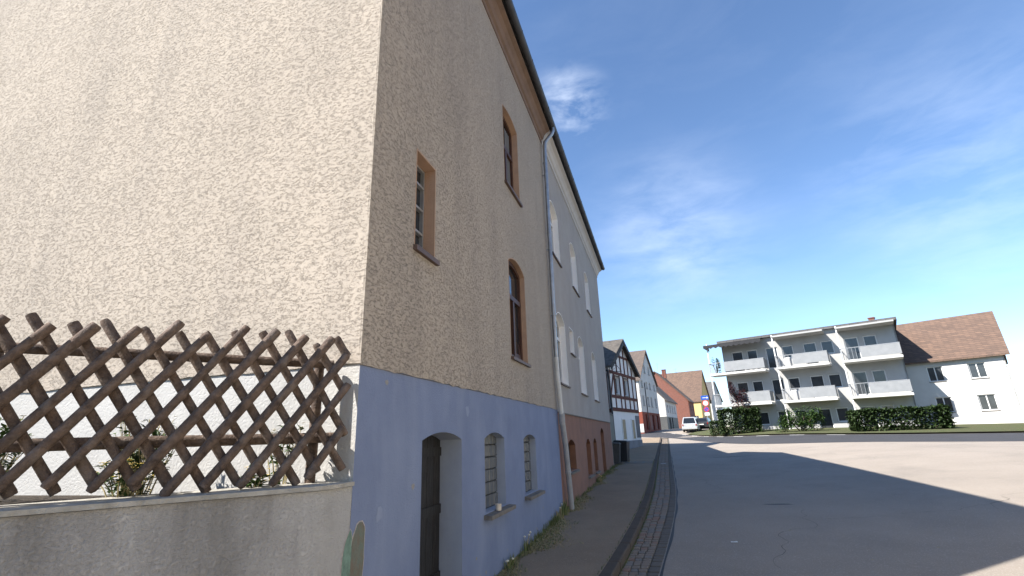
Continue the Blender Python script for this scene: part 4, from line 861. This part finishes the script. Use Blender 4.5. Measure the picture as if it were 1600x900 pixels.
B_, FB_, FBS, rfB, wB = far_house((3.2, 83.5), (5.2, 95.5), 9, 5.3, 10.2, 'U', .6, WPL, ROOF_B, 'white house with rust-brown roof and dark grey garage doors', wins_front=grid_w((2, 4.6, 7.2, 9.8), 1.1, ((3.3, 4.5),)), over=.35, m_base=DGRY, base_h=2.55, doors=((1.2, 3.6, .6, 2.4, 0, DGRY), (5.0, 6.1, .6, 2.5, 0, DGRY)))
chimney(rfB, FB_, 3, -4.5, 9.8, 11.2, BRICK); antenna(rfB, FB_, 6.5, -4.5, 10.0, 12.4)
mb = MB(); mb.tube([FBS.p(7.4, 6.2, .06), FBS.p(7.4, .6, .06)], .07, 6); mb.build('drainpipe', GALV, B_)
C_, FC, FCS, rfC, wC = far_house((8.0, 104.5), (9.35, 111.6), 12, 6.1, 12.3, 'U', .9, BRICK, ROOF_R, 'red brick gabled house with rusty tiled roof behind the parked cars', wins_front=grid_w((1.8, 5), 1.1, ((1.9, 3.3), (4.2, 5.4))), over=.3)
antenna(rfC, FC, 4, -6, 12.3, 14.6); chimney(rfC, FC, 5.5, -5, 11.4, 13.2, BRICK, .8)
D_, FD, FDS, rfD, wD = far_house((11.6, 121), (14.5, 131), 10, 7.0, 14.2, 'N', 1.0, YPL, ROOF_R, 'yellow plastered house with tall brown roof beside the brick house', wins_front=grid_w((2, 5, 8), 1.1, ((1.9, 3.3), (4.7, 6.0))), wins_side=grid_w((8.6,), 1.0, ((2.4, 3.6),)), over=.3)
antenna(rfD, FD, 5, -6, 13.3, 15.4)
E_, FE_, FES, rfE, wE = far_house((15.6, 139), (19.4, 150), 10, 8.0, 13.0, 'N', 1.0, WPL, ROOF_G, 'white house with grey roof at the far bend of the street', wins_front=grid_w((2, 5, 8), 1.1, ((2.2, 3.6), (5.2, 6.5))), wins_side=grid_w((6.2, 8.6), 1.0, ((2.4, 3.8), (5.4, 6.8))), over=.3)
G_, FG, FGS, rfG, wG = far_house((17.5, 118), (23.5, 104), 9, 6.5, 10.5, 'U', 1.0, WPL, ROOF_G, 'white house with dark grey roof beyond the sign post', wins_front=grid_w((2.5, 6, 9.5, 13), 1.1, ((2.0, 3.3), (4.6, 5.9))), wins_side=grid_w((2.5, 6), 1.0, ((2.4, 3.8),)), over=.3) if False else (None,)*5

# ---------------------------------------------------------------- balcony building on the right
bb = thing('apartment_house', (8.6, 54.5, -.55), 0, 'pale apartment house with grey balconies and dark awning across the main road', 'building')
FL = [-.55, 2.55, 5.75]; RT_ = 8.95
Fb = Fr((9.4, 56.0, 0), (1, -.38)); Fbs = Fr((Fb.o - Fb.N*10), Fb.N)
bw = 15.0; wins = []
for f in FL:
    for u in (.9, 4.2, 7.6, 11.0): wins.append((u, u+1.1, f+.15, f+2.25, 0)); wins.append((u+1.5, u+2.5, f+1.0, f+2.25, 0))
polb = [arch(*q) for q in wins]
wall_panel('front_wall', Fb, [(0, -1.5), (bw, -1.5), (bw, RT_+.1), (0, RT_+.1)], polb, GPL, bb)
wall_panel('side_wall', Fbs, [(0, -1.5), (10, -1.5), (10, RT_+.1), (0, RT_+.1)], [], WPL, bb)
Fb2 = Fr((Fb.o+Fb.U*bw), -Fb.N); wall_panel('side_wall', Fb2, [(0, -1.5), (10, -1.5), (10, RT_+.1), (0, RT_+.1)], [], GPL, bb)
for p in polb: window(bb, Fb, p, .12, GPL, WFRAME, GLASS_F, fw=.08)
mb = MB(); mb.fbox(Fb, -.3, bw+.3, RT_+.1, RT_+.35, -10.3, .4); rfb = mb.build('roof', ROOF_G, bb)
for bi, (b0, b1) in enumerate(((-1.1, 4.2), (5.2, 9.6), (10.6, 15.0))):
    for fi, f in enumerate(FL[1:]):
        mb = MB(); mb.fbox(Fb, b0, b1, f-.2, f, .002, 1.9); bal = mb.build('balcony', WPL, bb)
        mb = MB(); mb.fbox(Fb, b0+1.5, b1-.02, f+.12, f+1.05, 1.84, 1.88); mb.fbox(Fb, b1-.06, b1-.02, f+.12, f+1.05, .1, 1.84); mb.build('front_panel', BALG, bal)
        mb = MB()
        for k in range(6): u = b0+.04+k*.28; mb.fbox(Fb, u, u+.025, f, f+1.05, 1.845, 1.87)
        for k in range(7): w_ = .1+k*.28; mb.fbox(Fb, b0+.03, b0+.055, f, f+1.05, w_, w_+.025)
        mb.fbox(Fb, b0, b1, f+1.05, f+1.1, 1.83, 1.89); mb.fbox(Fb, b0+.01, b0+.07, f+1.05, f+1.1, .02, 1.83); mb.build('railing', GALV, bal)
    mb = MB(); mb.fbox(Fb, b0+.02, b0+.12, FL[0]-.3, RT_+.0, 1.72, 1.82); mb.build('balcony_post', WFRAME, bb)
    if bi: mb = MB(); mb.fbox(Fb, b0, b1, RT_-.25, RT_-.1, .01, 1.9); mb.build('balcony_roof', GPL, bb)
# awning with scalloped edge over the top balcony
mb = MB(); k = 22; a0, a1 = -1.3, 4.3
top = [Fb.p(a0+(a1-a0)*i/k, RT_+.05, .03) for i in range(k+1)]; frt = [Fb.p(a0+(a1-a0)*i/k, RT_-.22, 2.2) for i in range(k+1)]; low = [Fb.p(a0+(a1-a0)*i/k, RT_-.22-(.42 if i % 2 else .28), 2.22) for i in range(k+1)]
mb.add(top+frt+low, [(i, i+1, k+2+i, k+1+i) for i in range(k)]+[(k+1+i, k+2+i, 2*k+3+i, 2*k+2+i) for i in range(k)]); mb.add([top[0], frt[0], low[0], Fb.p(a0, RT_-.6, .03)], [(0, 1, 2, 3)]); mb.build('awning', AWN, bb)
def bush(name, c, rad, n, m, label, cat, grp=None, stem=True, lsz=.09, box=False):
    t = thing(name, (c[0], c[1], c[2]), 0, label, cat, grp); mb = MB()
    cl = [(Vector((random.uniform(-1, 1)*.75, random.uniform(-1, 1)*.75, random.uniform(.15, .95))), random.uniform(.18, .42)) for _ in range(max(8, n//160))]
    for i in range(n):
        if box:
            q = Vector((random.uniform(-1, 1), random.uniform(-1, 1), random.uniform(0.02, 1.0)))
            ax = random.randrange(4)
            if ax == 0: q.x = math.copysign(1-abs(random.gauss(0, .07)), q.x)
            elif ax == 1: q.y = math.copysign(1-abs(random.gauss(0, .09)), q.y)
            elif ax == 2: q.z = 1-abs(random.gauss(0, .06))+.05*math.sin(q.x*9)
        else:
            cc, r_ = random.choice(cl); d_ = Vector((random.gauss(0, 1), random.gauss(0, 1), random.gauss(0, 1))).normalized(); q = cc+d_*r_*random.uniform(.6, 1.05); q.z = max(q.z, .02)
        p = Vector((c[0]+q.x*rad[0], c[1]+q.y*rad[1], c[2]+q.z*rad[2])); s_ = lsz*random.uniform(.6, 1.3)
        leaf_mb(mb, p, (random.gauss(0, 1), random.gauss(0, 1), random.gauss(0, .7)), s_*1.5, s_, .3)
    mb.build('crown', m, t)
    if stem:
        sb = MB()
        for k_ in range(5): a = k_*1.26; sb.tube([(c[0]+.05*math.cos(a), c[1]+.05*math.sin(a), c[2]-.05), (c[0]+rad[0]*.3*math.cos(a), c[1]+rad[1]*.3*math.sin(a), c[2]+rad[2]*.35), (c[0]+rad[0]*.55*math.cos(a), c[1]+rad[1]*.55*math.sin(a), c[2]+rad[2]*.7)], [.04, .03, .012], 5)
        sb.build('trunk', POLE, t)
    return t
q = Fb.p(-.5, FL[2], 1.55); bush('balcony_plant', (q.x, q.y, q.z), (.55, .45, 1.5), 700, LEAF_D, 'leafy potted plant on the upper balcony corner under the awning', 'plant', lsz=.08)
q = Fb.p(.9, FL[1], 1.5); bush('red_shrub', (q.x+.3, q.y-.6, FL[1]-.9), (1.0, .8, 3.0), 1500, RLEAF, 'dark red leafed shrub in front of the lower balcony', 'shrub', lsz=.1)
def gv(x, y): return rz(x, y)+.10
bush('hedge', (9.3, 51.4, gv(9.3, 51.4)), (1.75, .8, 2.2), 9000, LEAF_D, 'dense dark green clipped hedge in front of the balconies', 'hedge', lsz=.13, box=True)
bush('hedge', (7.45, 53.4, gv(7.45, 53.4)), (.6, .8, 1.25), 1500, LEAF_D, 'lower dark hedge stub beside the street sign', 'hedge', lsz=.12, box=True)
bush('hedge', (13.4, 47.4, gv(13.4, 47.4)), (2.0, .7, 1.7), 4500, LEAF, 'mid green loose hedge along the verge right of the clipped one', 'hedge', lsz=.1)
bush('hedge', (19.0, 43.4, gv(19, 43.4)), (3.0, .8, 1.5), 9000, LEAF_D, 'long low garden hedge in front of the rust-roofed house', 'hedge', lsz=.14, box=True)
# houses along the main road to the right
H_, FH, FHS, rfH, wH = far_house((20.0, 56.0), (30.5, 50.5), 9, 5.6, 9.6, 'U', -.2, WPL, ROOF_R, 'white house with rust-brown tiled roof behind the long low hedge', wins_front=grid_w((1.6, 4.4, 7.2, 10.0), 1.1, ((.9, 2.2), (3.6, 4.9))), over=.4)
chimney(rfH, FH, 3.2, -4.2, 9.2, 10.8, BRICK)
I_, FI, FIS, rfI, wI = far_house((32.5, 49.0), (41.0, 43.0), 9, 5.6, 9.4, 'N', -.2, YPL, ROOF_B, 'yellow gabled house with brown roof along the main road', wins_front=grid_w((2, 5, 8), 1.1, ((.9, 2.2), (3.6, 4.9))), over=.4)

# unseen houses added across the street to bounce sunlight onto the shaded facades
CPL = mat('cream_house_plaster', (0.68, 0.62, 0.50), (0.61, 0.55, 0.44), 0.9, 0.7, 0.3, 15)
far_house((9.75, 9.3), (9.4, -3.6), 9, 6.2, 10.6, 'U', -1.7, CPL, ROOF_R, 'unseen rust-roofed cream house added across the street to bounce sun onto the beige house', wins_front=grid_w((1.8, 4.8, 7.8, 10.8), 1.1, ((-.6, .8), (2.2, 3.6), (4.6, 5.8))), over=.35)
far_house((9.4, -4.0), (9.0, -16.1), 9, 6.4, 10.8, 'U', -1.9, CPL, ROOF_B, 'unseen brown-roofed cream house added beside the rust-roofed one to bounce sun', wins_front=grid_w((1.8, 4.8, 7.8, 10.4), 1.1, ((-.6, .8), (2.2, 3.6), (4.6, 5.8))), over=.35)
# ---------------------------------------------------------------- cars
def car(x, y, heading, paint, label, L=4.5, W=1.76, H=1.5, wagon=True):
    z = rz(x, y)+.0; t = thing('parked_car', (x, y, z), heading, label, 'car', None)
    # local: +Y forward, origin centre on ground
    hy = L/2
    low = [(-hy, .42), (-hy+.02, .30), (hy-.05, .30), (hy, .50), (hy-.08, .72), (hy-1.15, .90), (-hy+.02, .92)]
    def loft(secs):   # secs: list of (halfwidth, profile) -> mesh across x
        pass
    mb = MB(); n = len(low)
    rows = [(-W/2, .94), (-W/2+.06, 1.0), (W/2-.06, 1.0), (W/2, .94)]
    vs_ = []; 
    for (xx, s_) in rows:
        for (yy, zz) in low: vs_.append((xx, yy*(.985 if s_ < 1 else 1), .3+(zz-.3)*(s_ if s_ < 1 else 1)))
    fs = [tuple(range(n)), tuple(range(3*n, 4*n))[::-1]]+[(r*n+i, r*n+(i+1) % n, (r+1)*n+(i+1) % n, (r+1)*n+i) for r in range(3) for i in range(n)]
    mb.add(vs_, fs); body = mb.build('body', paint, t, local=True, bevel=.03)
    # cabin
    rb = -hy+.06 if wagon else -hy+.35
    cab = [(rb, .9), (hy-1.2, .9), (hy-2.0, H-.03), (hy-2.3, H), (rb+.35, H), (rb+.2, H-.05)]; n = len(cab); mb = MB(); vs_ = []
    for xx, sg in ((-1, 0), (1, 0)):
        for (yy, zz) in cab: tp = (zz-.9)/(H-.9); vs_.append((xx*(W/2-.04-.2*tp), yy, zz))
    mb.add(vs_, [tuple(range(n)), tuple(range(n, 2*n))[::-1]]+[(i, (i+1) % n, n+(i+1) % n, n+i) for i in range(n)]); mb.build('cabin', paint, t, local=True, bevel=.025)
    def quad(pts, name, m):
        mb = MB(); mb.add(pts, [tuple(range(len(pts)))]); return mb.build(name, m, t, local=True)
    sx = lambda zz: W/2-.04-.2*(zz-.9)/(H-.9)+.006
    yb = lambda zz: rb+.2*(zz-.9)/(H-.05-.9)
    quad([(-sx(.98)+.12, yb(.98)-.008, .98), (sx(.98)-.12, yb(.98)-.008, .98), (sx(H-.1)-.1, yb(H-.1)-.008, H-.1), (-sx(H-.1)+.1, yb(H-.1)-.008, H-.1)], 'rear_window', CGL)
    quad([(-sx(.95)+.1, hy-1.2-.8*(.05/(H-.93))+.006, .96), (sx(.95)-.1, hy-1.2-.8*(.05/(H-.93))+.006, .96), (sx(H-.1)-.08, hy-2.0+.12, H-.1), (-sx(H-.1)+.08, hy-2.0+.12, H-.1)], 'windscreen', CGL)
    for s_ in (-1, 1):
        for (ya, yb_, yc, yd) in ((rb+.45, -.55, -.6, rb+.6), (-.47, .35, .3, -.52), (.43, hy-1.5, hy-2.02, .38)):
            quad([(s_*(sx(.96)+.002), ya, .96), (s_*(sx(.96)+.002), yb_, .96), (s_*(sx(H-.1)+.002), yc, H-.1), (s_*(sx(H-.1)+.002), yd, H-.1)], 'side_window', CGL)
        for yy in (-hy+.85, hy-.82):
            mb = MB(); mb.lathe((s_*(W/2-.1), yy, .31), [(.22, -.1), (.31, -.09), (.315, 0), (.31, .1), (.2, .105)], 20, 'X'); wh = mb.build('wheel', RUB, t, smooth=True, local=True)
            mb = MB(); mb.lathe((s_*(W/2+.006), yy, .31), [(.2, -.01), (.2, .004), (.06, .008)], 14, 'X'); mb.build('rim', ALU, wh, local=True)
        mb = MB(); mb.box((s_*(W/2-.13), -hy-.004, .80), (.12, .05, .2)); mb.build('rear_lamp', RLAMP, t, local=True)
        mb = MB(); mb.box((s_*(W/2-.25), hy-.03, .66), (.3, .08, .14)); mb.build('headlight', ALU, t, local=True)
        mb = MB(); mb.box((s_*(W/2+.09), hy-1.5, 1.0), (.16, .1, .12)); mb.build('mirror', RUB, t, local=True)
    mb = MB(); mb.box((0, -hy-.01, .42), (W-.1, .1, .2)); mb.build('rear_bumper', RUB if not wagon else paint, t, local=True, bevel=.02)
    mb = MB(); mb.box((0, -hy-.012, .68), (.52, .03, .115)); mb.build('number_plate', PLATE, t, local=True)
    mb = MB(); mb.box((0, 0, .22), (W-.2, L-.5, .18)); mb.build('underbody', RUB, t, local=True)
    if wagon:
        for s_ in (-1, 1): mb = MB(); mb.tube([(s_*.55, rb+.5, H+.05), (s_*.55, hy-2.4, H+.05)], .02, 5); mb.build('roof_rail', RUB, t, local=True)
    return t
car(5.75, 65.6, R_(-9), SILV, 'silver estate car seen from behind parked beyond the junction', 4.5, 1.78, 1.72)
car(7.5, 68.5, R_(-14), DKCAR, 'dark grey hatchback parked right of the silver estate car', 4.1, 1.72, 1.5, False)

# ---------------------------------------------------------------- street signs
def sign_post(x, y, label):
    z = rz(x, y); t = thing('sign_post', (x, y, z), R_(-6), label, 'sign')
    mb = MB(); mb.tube([(0, 0, -.1), (0, 0, 4.4)], .038, 8); mb.build('pole', GALV, t, local=True)
    mb = MB(); mb.box((0, -.05, 4.05), (.95, .02, .55)); p = mb.build('blue_plate', SBLUE, t, local=True, bevel=.004); mb = MB(); mb.box((.0, -.064, 4.05), (.6, .004, .07)); mb.add([(.42, -.066, 4.05), (.24, -.066, 4.2), (.24, -.066, 3.9)], [(0, 1, 2)]); mb.build('white_arrow', SWHITE, p, local=True)
    def disc(zc, r, ms, bars):
        mb = MB(); mb.lathe((0, -.05, zc), [(r, -.01), (r, .01)], 24, 'Y'); d_ = mb.build('round_plate', ms[0], t, local=True)
        mb = MB(); mb.lathe((0, -.064, zc), [(r*.78, -.002), (r*.78, .002)], 24, 'Y'); mb.build('plate_centre', ms[1], d_, local=True)
        for a in bars: mb = MB(); mb.box((0, -.072, zc), (r*1.66, .004, r*.2), Matrix.Rotation(a, 3, 'Y')); mb.build('plate_bar', ms[0], d_, local=True)
    disc(3.35, .40, (SRED, SWHITE), ()); disc(2.55, .34, (SRED, SBLUE), (R_(45),))
    mb = MB(); mb.box((0, -.05, 1.95), (.6, .02, .38)); mb.build('supplementary_plate', SWHITE, t, local=True)
sign_post(8.15, 70.0, 'post with blue direction plate above two round red-ringed signs')
# house beyond the sign post (white, partly hidden)
J_, FJ, FJS, rfJ, wJ = far_house((10.2, 84), (13.2, 94), 7, 5.2, 8.4, 'U', .6, WPL, ROOF_G, 'white house with grey roof just behind the sign post', wins_front=grid_w((2, 5, 8), 1.1, ((1.7, 3.0), (3.9, 5.0))), wins_side=grid_w((5.2,), 1.0, ((1.9, 3.1),)), over=.3) if False else (None,)*5
